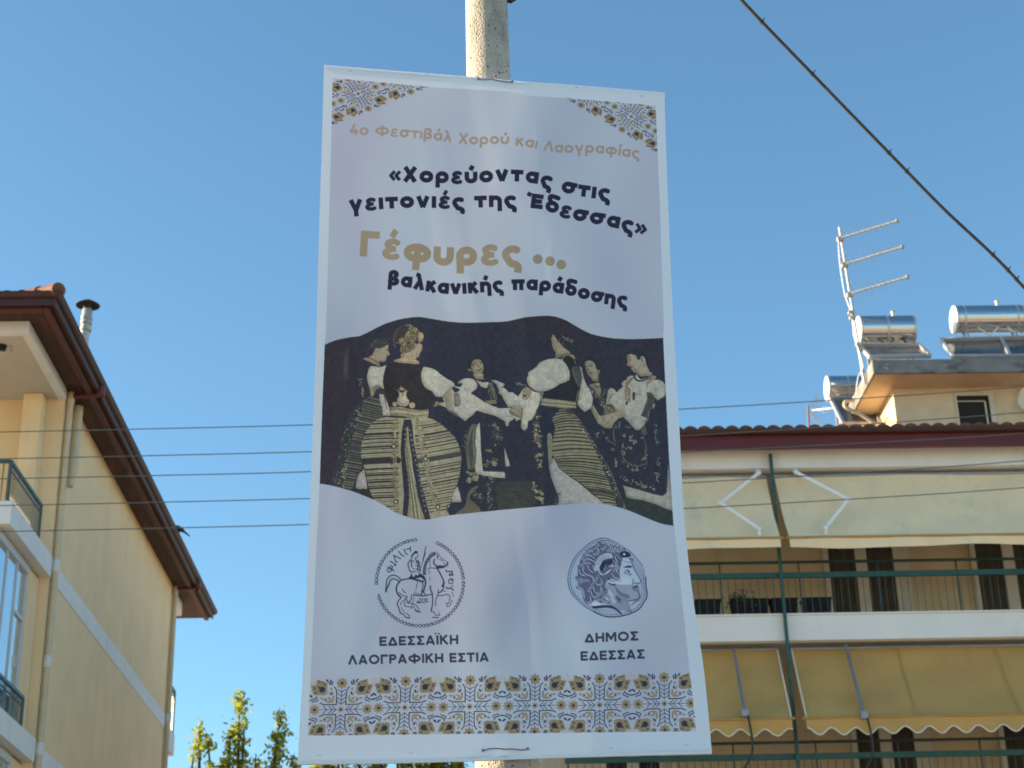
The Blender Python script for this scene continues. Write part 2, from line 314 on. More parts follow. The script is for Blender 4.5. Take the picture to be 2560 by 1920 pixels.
def text(t, base, xh, s, col, C=1.3, gap=.14, stretch=True):
    B = cr(base, 12); L = [0]
    for a, b in zip(B, B[1:]): L.append(L[-1] + math.hypot(b[0] - a[0], b[1] - a[1]))
    G = [glyph(c, s, C) for c in t]; tot = sum(g[1] for g in G) + gap * (len(G) - 1)
    k = L[-1] / (tot * xh); x = 0.0
    for c, (S, W, sw) in zip(t, G):
        m = (x + W / 2) * xh * k; i = max(0, min(len(B) - 2, int(np.searchsorted(L, m)) - 1))
        f = (m - L[i]) / max(1e-6, L[i + 1] - L[i]); px = B[i][0] + (B[i + 1][0] - B[i][0]) * f; py = B[i][1] + (B[i + 1][1] - B[i][1]) * f
        d0, d1 = B[max(0, i - 4)], B[min(len(B) - 1, i + 5)]; th = math.atan2(d1[1] - d0[1], d1[0] - d0[0]) * .8; ct, st = math.cos(th), math.sin(th)
        for P in S:
            Q = [(px + (u - W / 2) * xh * k * ct + v * xh * st, py + (u - W / 2) * xh * k * st - v * xh * ct) for u, v in P]
            dot = len(P) == 2 and abs(P[0][0] - P[1][0]) < .01 and P[0][1] == P[1][1]
            stroke(Q, (0.24 if c == 'Ϊ' else .5) * xh if dot else sw * xh, col, 'round' if dot else 'butt')
        x += W + gap
GT, NT = (138, 128, 124), (32, 32, 54)
text('4ο Φεστιβάλ Χορού και Λαογραφίας', R1((226, 497), (310, 500), (410, 505), (500, 509), (600, 517), (690, 524), (800, 538), (905, 552), (1000, 556), (1100, 553), (1180, 556), (1260, 566), (1340, 579), (1440, 600), (1535, 606), (1655, 606), (1750, 611), (1840, 622), (1968, 640)), 47 / 2.404, .30, GT, 1.36)
text('«Χορεύοντας στις', R1((462, 776), (600, 780), (705, 785), (800, 788), (890, 790), (980, 789), (1065, 782), (1160, 777), (1250, 779), (1330, 790), (1405, 812), (1530, 848), (1610, 866), (1695, 880), (1790, 893)), 70 / 2.404, .385, NT, 1.26)
text('γειτονιές της Έδεσσας»', R1((225, 962), (290, 955), (370, 949), (440, 943), (575, 937), (740, 937), (820, 940), (900, 942), (1000, 935), (1095, 932), (1200, 932), (1290, 934), (1380, 948), (1430, 962), (1510, 993), (1600, 1014), (1695, 1032), (1795, 1052), (1890, 1078), (2008, 1104)), 70 / 2.404, .385, NT, 1.26)
text('Γέφυρες', R1((286, 1228), (345, 1231), (480, 1243), (630, 1266), (790, 1285), (940, 1284), (1065, 1278), (1258, 1276)), 114 / 2.404, .385, (130, 123, 110), 1.36)
for x, y in R1((1357, 1245), (1430, 1257), (1498, 1278)): disc(x, y, 29 / 2.404, (130, 123, 110))
text('βαλκανικής παράδοσης', R1((456, 1402), (570, 1414), (650, 1430), (725, 1444), (795, 1453), (875, 1456), (940, 1452), (1085, 1441), (1180, 1434), (1260, 1431), (1340, 1433), (1420, 1441), (1490, 1452), (1565, 1468), (1640, 1487), (1710, 1503), (1785, 1518), (1893, 1532)), 65 / 2.404, .385, NT, 1.26)
GR = (48, 51, 70)
for t, a, b in (('ΕΔΕΣΣΑΪΚΗ', (452, 672), (860, 662)), ('ΛΑΟΓΡΑΦΙΚΗ ΕΣΤΙΑ', (290, 768), (1017, 752)), ('ΔΗΜΟΣ', (1513, 655), (1790, 643)), ('ΕΔΕΣΣΑΣ', (1492, 748), (1823, 737))):
    text(t, R3(a, b), 48 / 1.3 / 2.0673, .295, GR, 1.3, .17)

# -- the old photograph of the dancers
BG = (43, 45, 60); WH = (160, 161, 158); SK = (141, 132, 120); KH = (136, 134, 120); DK = (50, 52, 58); LK = (146, 143, 128)
FRAME = cr(R2((75, 235), (130, 212), (210, 193), (285, 183))) + cr(R2((285, 183), (350, 152), (430, 112), (520, 85), (620, 72), (700, 82), (800, 98), (900, 106), (1060, 102), (1150, 97), (1250, 75), (1350, 66), (1420, 68), (1490, 90), (1560, 130), (1640, 170), (1740, 193), (1850, 202), (1960, 200), (2066, 195))) \
    + R2((2080, 500), (2100, 900)) + cr(R2((2127, 1305), (2050, 1290), (1960, 1255), (1850, 1210), (1740, 1180), (1640, 1170), (1560, 1173), (1300, 1195), (1130, 1210), (950, 1228), (800, 1245), (700, 1265), (640, 1268), (580, 1258), (490, 1225), (400, 1170), (300, 1125), (200, 1090), (110, 1067), (45, 1057))) + R2((60, 600))
FM = mask_of(FRAME)
poly(FRAME, (150, 160, 170)); FM2 = mask_of([(x, y + 2.0) for x, y in FRAME])
CLIP = FM * np.maximum(FM2, 0)
poly(FRAME, BG)
tint = np.exp(-((xx - (820 - OX)) / 120) ** 2) + np.exp(-(((xx - (1400 - OX)) / 90) ** 2 + ((yy - (800 - OY)) / 60) ** 2)) + .7 * np.exp(-(((xx - (1640 - OX)) / 70) ** 2 + ((yy - (890 - OY)) / 70) ** 2))
CAN += (tint * CLIP)[..., None] * np.array((6, -1, -4.0))
A = crop(800, 780, 6.011); B = crop(800, 1040, 6.011); Cc = crop(1080, 780, 6.011); D = crop(1080, 1040, 6.011); E = crop(1330, 780, 6.011); F = crop(1330, 1040, 6.011)
def blur(m, r):
    k = np.exp(-.5 * (np.arange(-3 * r, 3 * r + 1) / r) ** 2); k /= k.sum(); cv = lambda q: np.convolve(q, k, 'full')[3 * r:3 * r + len(q)]
    m = np.apply_along_axis(cv, 0, m); return np.apply_along_axis(cv, 1, m)
def P_(T, col, *p, sm=True, a=1.0):
    Q = cr(T(*p), 4, True) if sm else T(*p); poly(Q, col, a)
    if a == 1.0 and min(col) > 104:                        # modelling in the old photograph: soft grey towards one edge, small creases
        G = [(x - OX, y - OY) for x, y in Q]; y0, y1, x0, x1 = box(G, 6)
        if y1 - y0 < 14 or x1 - x0 < 12: return
        mk = cover(G, y0, y1, x0, x1); ins = blur(mk, 4); sh = np.roll(np.roll(ins, -3, 0), 3, 1)
        n = np.random.default_rng(len(p)).normal(0, 1, mk.shape); n = blur(n, 3) * 4
        _blend(y0, y1, x0, x1, np.clip(mk * ((1 - sh) * .55 + .10 * np.clip(n, -.6, 1.5)), 0, .6), np.array(col) * (.62, .60, .58))
        _blend(y0, y1, x0, x1, np.clip(mk * (sh - .75), 0, 1) * .5, np.array(col) * 1.08)
def S_(T, w, col, *p, a=1.0): stroke(cr(T(*p), 5), w / 6.011, col, a=a)
def scatter(T, pts, n, spread, rmin, rmax, cols):
    pp = cr(T(*pts), 10)
    for _ in range(n):
        x, y = RND.choice(pp); x += RND.gauss(0, spread / 6.011); y += RND.gauss(0, spread / 6.011); r = RND.uniform(rmin, rmax) / 6.011
        t = RND.random() * 3.14
        poly(ellipse(x, y, r, r * .55, t, 8), RND.choice(cols))
# floor
P_(D, (54, 58, 59), (1000, 1010), (1200, 985), (1480, 985), (1560, 1100), (1500, 1370), (990, 1410), (950, 1200))
for _ in range(60):
    x = RND.uniform(1000, 1470); y = RND.uniform(1040, 1370); S_(D, 14, RND.choice([(48, 53, 56), (66, 71, 68), (60, 65, 62)]), (x, y), (x + 60, y + 18), (x + 130, y + 22), a=.5)
P_(D, (88, 86, 80), (720, 1040), (560, 1120), (490, 1360), (360, 1480), (760, 1450), (620, 1290), (570, 1210))
P_(F, (48, 54, 56), (1400, 1230), (1700, 1280), (2110, 1430), (2140, 1650), (1800, 1580), (1430, 1430))
# dancer at the far left
P_(A, (56, 58, 66), (760, 470), (830, 420), (870, 390), (920, 430), (1000, 440), (1045, 480), (1030, 505), (990, 495), (930, 530), (880, 545), (840, 540), (790, 560))
scatter(A, [(720, 560), (800, 480), (900, 420), (1010, 470)], 26, 25, 6, 16, [(80, 80, 80), (105, 102, 95), (40, 42, 52)])
P_(A, SK, (835, 540), (900, 547), (960, 522), (1005, 492), (1032, 505), (1020, 560), (1030, 590), (1053, 642), (1040, 655), (1012, 652), (1000, 690), (985, 740), (940, 752), (890, 742), (895, 800), (912, 826), (760, 760), (640, 702), (680, 686), (730, 690), (745, 662), (775, 655), (810, 590), sm=False)
P_(A, (120, 113, 104), (880, 740), (895, 800), (912, 826), (800, 700), (830, 650), a=.5)
S_(A, 14, (86, 66, 64), (735, 690), (800, 715), (880, 768)); S_(A, 12, (70, 66, 66), (985, 575), (1010, 572), (1020, 585)); S_(A, 10, (95, 80, 75), (975, 690), (1000, 685))
P_(A, WH, (735, 850), (760, 815), (830, 815), (910, 830), (950, 815), (1000, 795), (975, 870), (950, 970), (945, 1060), (965, 1160), (900, 1130), (870, 1100), (800, 1130), (790, 1190), (760, 1220), (740, 1120), (710, 1030), (705, 960), (720, 900), sm=False)
P_(A, (110, 108, 98), (785, 1130), (870, 1098), (905, 1170), (830, 1200), (805, 1262), (762, 1262), (757, 1200), sm=False)
P_(A, (148, 140, 122), (757, 1130), (785, 1140), (800, 1250), (765, 1262))
scatter(A, [(600, 1010), (600, 1080), (615, 1130), (640, 1220), (650, 1300)], 26, 18, 6, 18, [(120, 118, 92), (80, 84, 70), (140, 136, 120)])
SKIRT1 = A((540, 1400), (730, 1275), (890, 1300), (950, 1400), (960, 1659)) + B((1000, 60), (720, 190), (640, 300), (600, 640), (650, 760), (560, 880), (480, 1120), (300, 1100), (130, 1030), (240, 720), (330, 320), (400, 60))
m0 = CLIP; CLIP = m0 * mask_of(SKIRT1)
poly(SKIRT1, (50, 53, 62))
y = 1270
while y < 2700:
    k = (y - 1270) / 1400.0; x0 = 640 - 330 * min(1, k * 1.3); sl = .24 - .1 * k
    c = RND.choice([(98, 97, 84), (118, 115, 96), (76, 78, 74), (106, 104, 88)]); w = RND.choice([10, 14, 18, 24])
    S_(A, w, c, (x0 + 40, y), (x0 + 200, y + 170 * sl), (x0 + 420, y + 400 * sl), a=.85); y += w + RND.uniform(14, 26)
scatter(A, [(600, 1430), (560, 1600), (480, 1780), (420, 2000), (400, 2250), (350, 2450), (300, 2650)], 150, 38, 7, 20, [(118, 116, 96), (90, 92, 80), (140, 137, 122), (44, 46, 54), (44, 46, 54)])
scatter(A, [(440, 1500), (430, 1700), (330, 1900), (330, 2150), (270, 2400), (200, 2650)], 60, 30, 6, 18, [(84, 86, 78), (60, 62, 66), (108, 106, 92), (44, 46, 54)])
CLIP = m0
P_(A, WH, (890, 1230), (960, 1240), (1000, 1330), (1040, 1450), (1060, 1560), (945, 1555), (935, 1450), (895, 1320), sm=False)
S_(A, 16, (90, 86, 84), (960, 1245), (985, 1350), (1000, 1455)); P_(A, (52, 52, 62), (870, 1150), (970, 1165), (975, 1240), (895, 1225), (815, 1225))
# second dancer, seen from behind
P_(A, (44, 41, 46), (1000, 800), (1110, 760), (1300, 775), (1480, 785), (1560, 830), (1520, 960), (1560, 1100), (1660, 1200), (1720, 1270), (1640, 1470), (1050, 1450), (980, 1240), (950, 1050), (975, 880), sm=False)
P_(A, (92, 88, 75), (1120, 480), (1100, 400), (1130, 290), (1210, 210), (1290, 190), (1360, 190), (1440, 240), (1500, 310), (1480, 380), (1440, 440), (1430, 480), (1420, 540), (1360, 590), (1280, 620), (1210, 610), (1200, 560), (1210, 500), (1160, 470))
P_(A, (52, 50, 56), (1108, 430), (1120, 300), (1200, 208), (1330, 188), (1345, 250), (1290, 310), (1262, 385), (1225, 375), (1190, 450), (1150, 480))
S_(A, 16, (84, 80, 70), (1120, 400), (1150, 290), (1220, 220), a=.7); S_(A, 10, (126, 120, 95), (1285, 190), (1310, 205), (1350, 188))
scatter(A, [(1220, 580), (1250, 510), (1340, 500), (1400, 440), (1450, 360), (1430, 280), (1360, 210)], 120, 30, 8, 15, [(44, 42, 46), (44, 42, 46), (150, 144, 118), (132, 126, 100)])
scatter(A, [(1200, 450), (1270, 400), (1330, 310)], 26, 14, 10, 22, [(128, 122, 100), (112, 106, 88)])
P_(A, SK, (1430, 480), (1500, 470), (1537, 490), (1537, 560), (1502, 620), (1490, 672), (1450, 690), (1440, 730), (1485, 760), (1470, 775), (1115, 745), (1150, 712), (1222, 692), (1212, 632), (1290, 616), (1360, 592), (1420, 540), sm=False)
P_(A, (156, 144, 128), (1480, 320), (1520, 305), (1556, 345), (1545, 410), (1522, 446), (1476, 430))
P_(A, (150, 142, 124), (1110, 745), (1160, 708), (1300, 694), (1440, 722), (1487, 746), (1478, 782), (1300, 770))
for x in range(1140, 1480, 34): disc(*A((x, 742 + (x - 1140) * .06))[0], 1.3, (104, 92, 76))
for x, y in ((1255, 668), (1320, 672), (1385, 676), (1430, 712)): disc(*A((x, y))[0], 1.5, (104, 96, 96))
S_(A, 8, (112, 98, 92), (1450, 600), (1450, 660), (1440, 720)); scatter(A, [(1120, 490), (1140, 530)], 6, 10, 5, 9, [(100, 98, 96)])
P_(A, WH, (1555, 830), (1600, 828), (1690, 850), (1760, 890), (1830, 950), (1920, 1010), (1980, 1040), (2020, 1080), (2020, 1112), (1985, 1117), (1940, 1180), (1890, 1240), (1840, 1270), (1780, 1275), (1730, 1260), (1680, 1190), (1600, 1150), (1545, 1080), (1520, 980), (1525, 900))
P_(A, (154, 151, 138), (1150, 1163), (1180, 1180), (1212, 1202), (1240, 1222), (1280, 1182), (1312, 1175), (1298, 1220), (1300, 1280), (1340, 1330), (1335, 1390), (1290, 1415), (1210, 1415), (1160, 1380), (1155, 1320), (1190, 1260), (1185, 1210), sm=False)
P_(A, (150, 144, 120), (1218, 1092), (1226, 1130), (1285, 1160), (1240, 1188), (1178, 1160), (1214, 1130), sm=False); S_(A, 10, (70, 66, 66), (1245, 1190), (1243, 1260)); S_(A, 8, (90, 86, 80), (1190, 1350), (1250, 1390), (1310, 1350))
for x, y, r in ((1125, 1385, 36), (1385, 1402, 46)): disc(*A((x, y))[0], r / 6.011, (142, 138, 118))
P_(A, KH, (1048, 1430), (1200, 1425), (1340, 1452), (1500, 1482), (1632, 1460), (1622, 1580), (1570, 1612), (1440, 1602), (1280, 1572), (1055, 1552), sm=False)
S_(A, 20, (150, 146, 126), (1060, 1500), (1250, 1500), (1440, 1530), (1620, 1510)); S_(A, 8, (84, 80, 66), (1060, 1535), (1280, 1535), (1450, 1560), (1610, 1545)); S_(A, 8, (90, 86, 70), (1060, 1470), (1250, 1470), (1440, 1500), (1620, 1485))
for k in range(14):
    x = 1070 + k * 41; y = 1448 + (k / 14) * 34; P_(A, (60, 56, 60), (x - 13, y - 12), (x + 13, y - 10), (x, y + 14), sm=False)
SK2 = B((1000, 10), (1050, 20), (1250, 30), (1600, 20), (1700, 50), (1820, 120), (1930, 220), (2020, 310), (2080, 420), (2115, 540), (2127, 640), (2112, 780), (2100, 900), (2060, 1030), (2000, 1140), (1970, 1290), (1940, 1360), (1890, 1450), (1870, 1540), (1500, 1600), (1250, 1500), (1000, 1400), (800, 1290), (760, 1150), (710, 1010), (680, 830), (650, 720), (610, 600), (620, 420), (660, 280), (720, 190), (780, 110), (860, 50))
m0 = CLIP; CLIP = m0 * mask_of(SK2); poly(SK2, KH)
for y, w in ((70, 10), (110, 20), (150, 9), (182, 12), (215, 5), (262, 30), (300, 10), (335, 18), (375, 6), (395, 12), (425, 5), (455, 22), (487, 10), (520, 5), (548, 14), (585, 5), (612, 7), (666, 78), (790, 22), (820, 5), (850, 10), (882, 24), (915, 6), (950, 14), (985, 24), (1020, 6), (1046, 12), (1078, 22), (1110, 6), (1150, 14), (1190, 12), (1222, 22), (1262, 6), (1290, 8), (1330, 5), (1360, 14), (1400, 8), (1440, 12)):
    S_(B, w * 1.2, (48, 47, 50) if w > 9 else (92, 89, 76), (560, y + 30), (760, y + 12), (1000, y), (1170, y - 4))
for y, w in ((90, 8), (132, 12), (165, 14), (195, 5), (230, 5), (276, 26), (322, 12), (345, 5), (366, 12), (400, 5), (425, 14), (472, 14), (510, 6), (552, 12), (600, 6), (655, 62), (735, 5), (772, 12), (808, 14), (835, 5), (864, 18), (902, 12), (935, 5), (972, 12), (1022, 20), (1062, 12), (1095, 5), (1120, 10), (1160, 12), (1205, 12), (1240, 8), (1272, 12), (1310, 10), (1350, 12), (1400, 10), (1450, 12)):
    S_(B, w * 1.2, (60, 66, 66) if w > 40 else ((50, 52, 52) if w > 9 else (98, 96, 84)), (1440, y + 24), (1620, y), (1850, y - 40), (2130, y - 92))
S_(B, 60, (120, 115, 92), (1130, 0), (1120, 400), (1130, 900), (1160, 1450), a=.75); S_(B, 62, (128, 125, 106), (1460, 60), (1540, 500), (1640, 950), (1780, 1500), a=.75)
scatter(B, [(1130, 40), (1120, 300), (1110, 600), (1110, 850), (1150, 1150), (1180, 1450)], 130, 26, 7, 20, [(58, 56, 52), (84, 80, 66), (152, 148, 130), (140, 134, 112), (110, 104, 84)])
scatter(B, [(1460, 60), (1500, 300), (1580, 600), (1630, 850), (1670, 1080), (1770, 1400)], 170, 32, 7, 20, [(58, 60, 56), (90, 90, 78), (154, 152, 138), (140, 138, 120), (112, 110, 96)])
for p in ((1108, 455), (1588, 645), (1140, 1290), (1770, 1370), (1940, 1360)): disc(*B(p)[0], 6.5, (56, 58, 58)); disc(*B(p)[0], 3.6, (152, 150, 142))
P_(B, (130, 126, 106), (1300, 150), (1330, 400), (1380, 800), (1450, 1200), (1600, 1600), (1300, 1600), (1330, 1200), (1310, 800), (1265, 400), sm=False)
for dx, c in ((-30, (74, 72, 70)), (0, (150, 147, 132)), (25, (74, 74, 76)), (55, (146, 144, 130))): S_(B, 13, c, (1312 + dx * .2, 450), (1345 + dx * .5, 800), (1405 + dx * .8, 1200), (1450 + dx, 1560))
P_(B, (46, 46, 58), (1262, 55), (1372, 55), (1388, 150), (1300, 170), (1300, 300), (1270, 500), (1300, 750), (1338, 1000), (1340, 1250), (1310, 1510), (1240, 1490), (1262, 1200), (1250, 1000), (1226, 750), (1213, 500), (1228, 250), sm=False)
P_(B, (46, 48, 62), (1328, 100), (1385, 120), (1410, 400), (1450, 600), (1486, 800), (1512, 1000), (1572, 1200), (1622, 1400), (1665, 1550), (1580, 1560), (1525, 1400), (1470, 1200), (1440, 1000), (1398, 800), (1378, 600), (1342, 400), (1325, 200), sm=False)
for k in range(17):
    y = 200 + k * 76; x = 1272 + 62 * min(1, max(0, (y - 350)) / 750.0); P_(B, (140, 136, 116), (x - 14, y), (x + 20, y - 20), (x + 20, y + 20), sm=False)
    x = 1345 + (y - 200) * .2; P_(B, (138, 136, 122), (x + 24, y + 10), (x - 12, y - 10), (x - 8, y + 30), sm=False)
    disc(*B((x + 58, y + 30))[0], 1.2, (120, 118, 110))
CLIP = m0
P_(B, (150, 147, 152), (665, 800), (700, 1000), (712, 1085), (690, 1105), (640, 1090), (590, 1105), (535, 1080), (550, 960), (585, 865), sm=False)
P_(B, (150, 151, 153), (2065, 1050), (2100, 1160), (2127, 1290), (2080, 1296), (2030, 1290), (1978, 1300), (1985, 1200), (2020, 1110), sm=False)
P_(B, (48, 46, 50), (540, 1110), (640, 1100), (720, 1110), (800, 1250), (700, 1240)); P_(B, (146, 143, 136), (1880, 1500), (1905, 1430), (1940, 1480), (1930, 1530))
# dancer in the middle, facing the camera
P_(Cc, (38, 41, 52), (545, 850), (530, 770), (560, 690), (620, 650), (700, 645), (770, 690), (795, 760), (790, 850), (770, 870), (600, 880))
P_(Cc, (128, 125, 108), (585, 790), (600, 730), (640, 700), (690, 698), (740, 730), (765, 780), (777, 840), (762, 900), (722, 930), (680, 942), (640, 925), (610, 890), (590, 850))
P_(Cc, (42, 44, 52), (575, 800), (590, 725), (640, 690), (700, 690), (760, 735), (778, 790), (745, 735), (700, 712), (650, 715), (612, 740), (596, 790))
P_(Cc, (140, 136, 120), (540, 855), (580, 862), (592, 885), (556, 886)); P_(Cc, (136, 132, 116), (625, 925), (762, 925), (768, 990), (795, 1005), (700, 1014), (640, 985))
for w, p in ((11, ((600, 782), (635, 765), (665, 770))), (11, ((705, 745), (740, 750), (752, 765))), (14, ((610, 800), (650, 797))), (14, ((722, 775), (745, 770))), (9, ((690, 790), (690, 820), (712, 822))), (20, ((670, 870), (700, 874), (735, 852)))): S_(Cc, w, (62, 62, 60), *p)
S_(Cc, 9, (150, 147, 132), (675, 863), (705, 865), (728, 850)); P_(Cc, (98, 96, 84), (600, 800), (625, 890), (680, 938), (620, 915), a=.6)
P_(Cc, WH, (650, 1010), (700, 1040), (780, 1060), (850, 1050), (842, 1130), (800, 1146), (740, 1120), (690, 1062), sm=False)
P_(Cc, WH, (880, 1020), (960, 1025), (1095, 1082), (1060, 1132), (1020, 1132), (1000, 1165), (960, 1080), sm=False)
P_(Cc, (160, 161, 159), (380, 1078), (420, 1030), (480, 1000), (560, 995), (620, 1010), (660, 1050), (685, 1110), (670, 1150), (620, 1190), (580, 1222), (650, 1260), (770, 1340), (860, 1390), (1010, 1447), (1150, 1442), (1210, 1440), (1230, 1410), (1350, 1450), (1350, 1600), (1320, 1612), (1270, 1642), (1240, 1600), (1160, 1650), (1150, 1715), (1110, 1715), (1095, 1640), (1000, 1590), (950, 1560), (840, 1530), (670, 1480), (600, 1560), (550, 1590), (500, 1642), (420, 1580), (340, 1530), (240, 1480), (210, 1432), (110, 1400), (120, 1362), (190, 1356), (160, 1300), (170, 1250), (240, 1180), (300, 1115), (330, 1110), (420, 1130), (462, 1080), (430, 1065), sm=False)
P_(Cc, (140, 133, 124), (170, 1250), (300, 1125), (312, 1250), (335, 1500), (240, 1482), (190, 1310)); P_(Cc, (116, 113, 108), (330, 1232), (400, 1218), (424, 1300), (420, 1405), (330, 1405))
S_(Cc, 26, (150, 150, 150), (300, 1190), (318, 1320), (325, 1420)); P_(Cc, BG, (308, 1122), (410, 1160), (400, 1190), (335, 1204)); S_(Cc, 10, (84, 82, 84), (485, 1140), (502, 1172))
P_(Cc, (134, 127, 114), (1220, 1415), (1355, 1450), (1350, 1590), (1160, 1520)); P_(Cc, (110, 106, 78), (20, 1428), (60, 1340), (110, 1350), (120, 1390), sm=False)
S_(Cc, 9, (96, 92, 88), (1160, 1480), (1240, 1530), (1330, 1590)); S_(Cc, 8, (96, 92, 88), (1200, 1450), (1290, 1480), (1345, 1530)); S_(Cc, 8, (104, 98, 92), (1100, 1560), (1190, 1570), (1250, 1600))
P_(Cc, (78, 80, 72), (250, 1490), (300, 1490), (380, 1540), (350, 1560))
P_(Cc, (108, 108, 92), (842, 1062), (900, 1060), (950, 1180), (982, 1322), (940, 1312), (905, 1190), (870, 1110), sm=False); S_(Cc, 12, (60, 62, 64), (885, 1070), (940, 1200), (960, 1310))
for y in (1170, 1215, 1255, 1290): S_(Cc, 10, (112, 110, 96), (850 + (y - 1170) * .3, y + 30), (900, y - 8), (930, y))
S_(Cc, 14, (100, 100, 84), (870, 1140), (845, 1210)); P_(Cc, (132, 128, 110), (760, 1342), (960, 1318), (974, 1370), (850, 1388), sm=False); S_(Cc, 10, (80, 78, 70), (780, 1355), (960, 1342))
P_(Cc, WH, (1010, 1140), (1080, 1135), (1140, 1190), (1160, 1212), (1200, 1200), (1260, 1240), (1290, 1270), (1340, 1200), (1380, 1140), (1450, 1150), (1540, 1200), (1630, 1210), (1632, 1330), (1600, 1420), (1560, 1490), (1540, 1560), (1500, 1620), (1445, 1640), (1435, 1740), (1390, 1785), (1340, 1740), (1340, 1600), (1362, 1450), (1230, 1410), (1150, 1440), (1080, 1320), (1040, 1240), (1000, 1220), sm=False)
P_(Cc, (122, 117, 104), (1380, 1150), (1440, 1130), (1500, 1190), (1480, 1260), (1420, 1320), (1355, 1310), (1350, 1270)); P_(Cc, (58, 58, 66), (1380, 1240), (1420, 1260), (1370, 1280)); scatter(Cc, [(1290, 1080), (1360, 1090), (1400, 1100)], 14, 14, 8, 20, [(104, 106, 100), (80, 84, 80)])
for p in (((1215, 1440), (1260, 1320)), ((1300, 1290), (1310, 1420)), ((1470, 1290), (1450, 1430)), ((1555, 1230), (1560, 1380))): S_(Cc, 10, (132, 130, 130), *p)
S_(Cc, 12, (70, 70, 78), (1355, 1450), (1345, 1590)); P_(Cc, WH, (1540, 1560), (1572, 1495), (1545, 1500), (1500, 1600), sm=False)
P_(D, WH, (718, 92), (735, 500), (765, 830), (1080, 840), (1102, 870), (1096, 937), (760, 902), (740, 880), (660, 882), (630, 700), (620, 500), (605, 250), (660, 160), sm=False)
P_(D, WH, (1085, 470), (1105, 520), (1172, 740), (1150, 757), (1105, 757), (1095, 640), sm=False)
for k in range(16):
    x = 490 + k * 8.5; S_(D, 7, RND.choice([(96, 98, 82), (70, 74, 72), (112, 112, 94), (56, 60, 64)]), (600 + k * 5, 130), (x + 30, 340), (x + 15 + k * 2, 560), (540 + k * 6, 800))
scatter(D, [(640, 130), (550, 230), (500, 340), (500, 480)], 40, 18, 6, 14, [(112, 112, 92), (72, 76, 72), (90, 92, 80)]); scatter(D, [(520, 820), (570, 870), (640, 850)], 16, 14, 10, 18, [(146, 142, 122), (110, 106, 92)])
for x, y in ((555, 965), (630, 930), (675, 940)): P_(D, (140, 133, 118), (x - 40, y + 10), (x, y - 50), (x + 35, y - 20), (x + 25, y + 45), (x - 10, y + 40))
scatter(D, [(920, 110), (960, 150), (990, 230), (990, 330), (985, 400)], 60, 24, 7, 16, [(128, 124, 96), (146, 142, 120), (66, 70, 74), (90, 90, 80)]); scatter(D, [(930, 280), (1060, 310)], 14, 22, 6, 12, [(120, 118, 98)]); scatter(D, [(800, 540), (850, 520), (890, 515)], 16, 12, 7, 14, [(126, 122, 98)])
scatter(D, [(810, 720), (880, 680), (940, 690), (1010, 700)], 50, 26, 9, 18, [(132, 128, 104), (112, 110, 92), (52, 55, 66)]); disc(*D((940, 725))[0], 5, (140, 134, 108)); disc(*D((940, 722))[0], 2, (60, 58, 60)); scatter(D, [(870, 130), (850, 150)], 6, 10, 6, 10, [(90, 90, 84)])
P_(D, (44, 47, 58), (720, 900), (940, 940), (980, 1100), (960, 1250), (990, 1420), (760, 1440), (690, 1340), (580, 1240), (590, 1170), (690, 1120), (690, 1020))
scatter(D, [(780, 930), (900, 960), (850, 1010), (890, 1080), (840, 1120), (870, 1200), (870, 1290), (910, 1390)], 90, 28, 6, 17, [(112, 112, 108), (84, 88, 88), (138, 137, 128), (50, 53, 62)]); scatter(D, [(640, 1200), (700, 1180), (740, 1280)], 40, 24, 6, 15, [(84, 88, 80), (118, 118, 106), (50, 53, 60)])
# the dancer in front at the right
P_(E, (42, 44, 54), (330, 330), (400, 300), (520, 340), (640, 430), (610, 620), (560, 592), (480, 540), (380, 430)); scatter(E, [(380, 380), (450, 470), (540, 540)], 30, 18, 4, 9, [(108, 106, 92), (76, 76, 72), (132, 128, 110)]); scatter(E, [(450, 350), (520, 400), (630, 440)], 24, 14, 8, 18, [(116, 112, 88), (92, 90, 78)])
P_(E, SK, (320, 330), (345, 370), (380, 430), (430, 480), (480, 540), (560, 590), (582, 640), (480, 640), (380, 682), (352, 682), (357, 600), (325, 570), (303, 500), (288, 400), (300, 365), sm=False); S_(E, 9, (112, 102, 94), (372, 470), (365, 560), (358, 600))
P_(E, (38, 40, 47), (460, 700), (560, 660), (640, 680), (700, 800), (752, 950), (722, 1150), (690, 1300), (662, 1362), (150, 1310), (190, 1190), (350, 1130), (490, 1060), (550, 1020), (562, 930), (530, 820), sm=False)
P_(E, (66, 70, 72), (600, 840), (690, 820), (748, 950), (732, 1130), (690, 1110), (630, 1010)); S_(E, 18, (86, 90, 90), (610, 860), (640, 960), (700, 1080), a=.6)
S_(E, 24, (118, 113, 94), (360, 685), (480, 645), (580, 650), (640, 690)); S_(E, 8, (62, 60, 60), (370, 672), (480, 632), (580, 640)); S_(E, 16, (118, 114, 96), (490, 660), (445, 715)); S_(E, 12, (112, 108, 92), (620, 690), (660, 780))
for k in range(9): disc(*E((590 + k % 3 * 18, 645 + k * 5))[0], 1.3, (140, 137, 126))
P_(Cc, (160, 159, 156), (1430, 990), (1450, 940), (1450, 905), (1560, 830), (1620, 760), (1740, 710), (1880, 700), (1960, 730), (2020, 800), (2060, 900), (2052, 1010), (2000, 1055), (1930, 1075), (1850, 1130), (1740, 1180), (1620, 1197), (1550, 1180), (1470, 1120), (1430, 1050))
for k in range(24):
    t = k / 23; q = cr(E((440, 715), (500, 780), (545, 860), (562, 940), (545, 1022), (440, 1068)), 6); u = q[int(t * (len(q) - 1))]; disc(u[0], u[1], 1.6, (156, 152, 134))
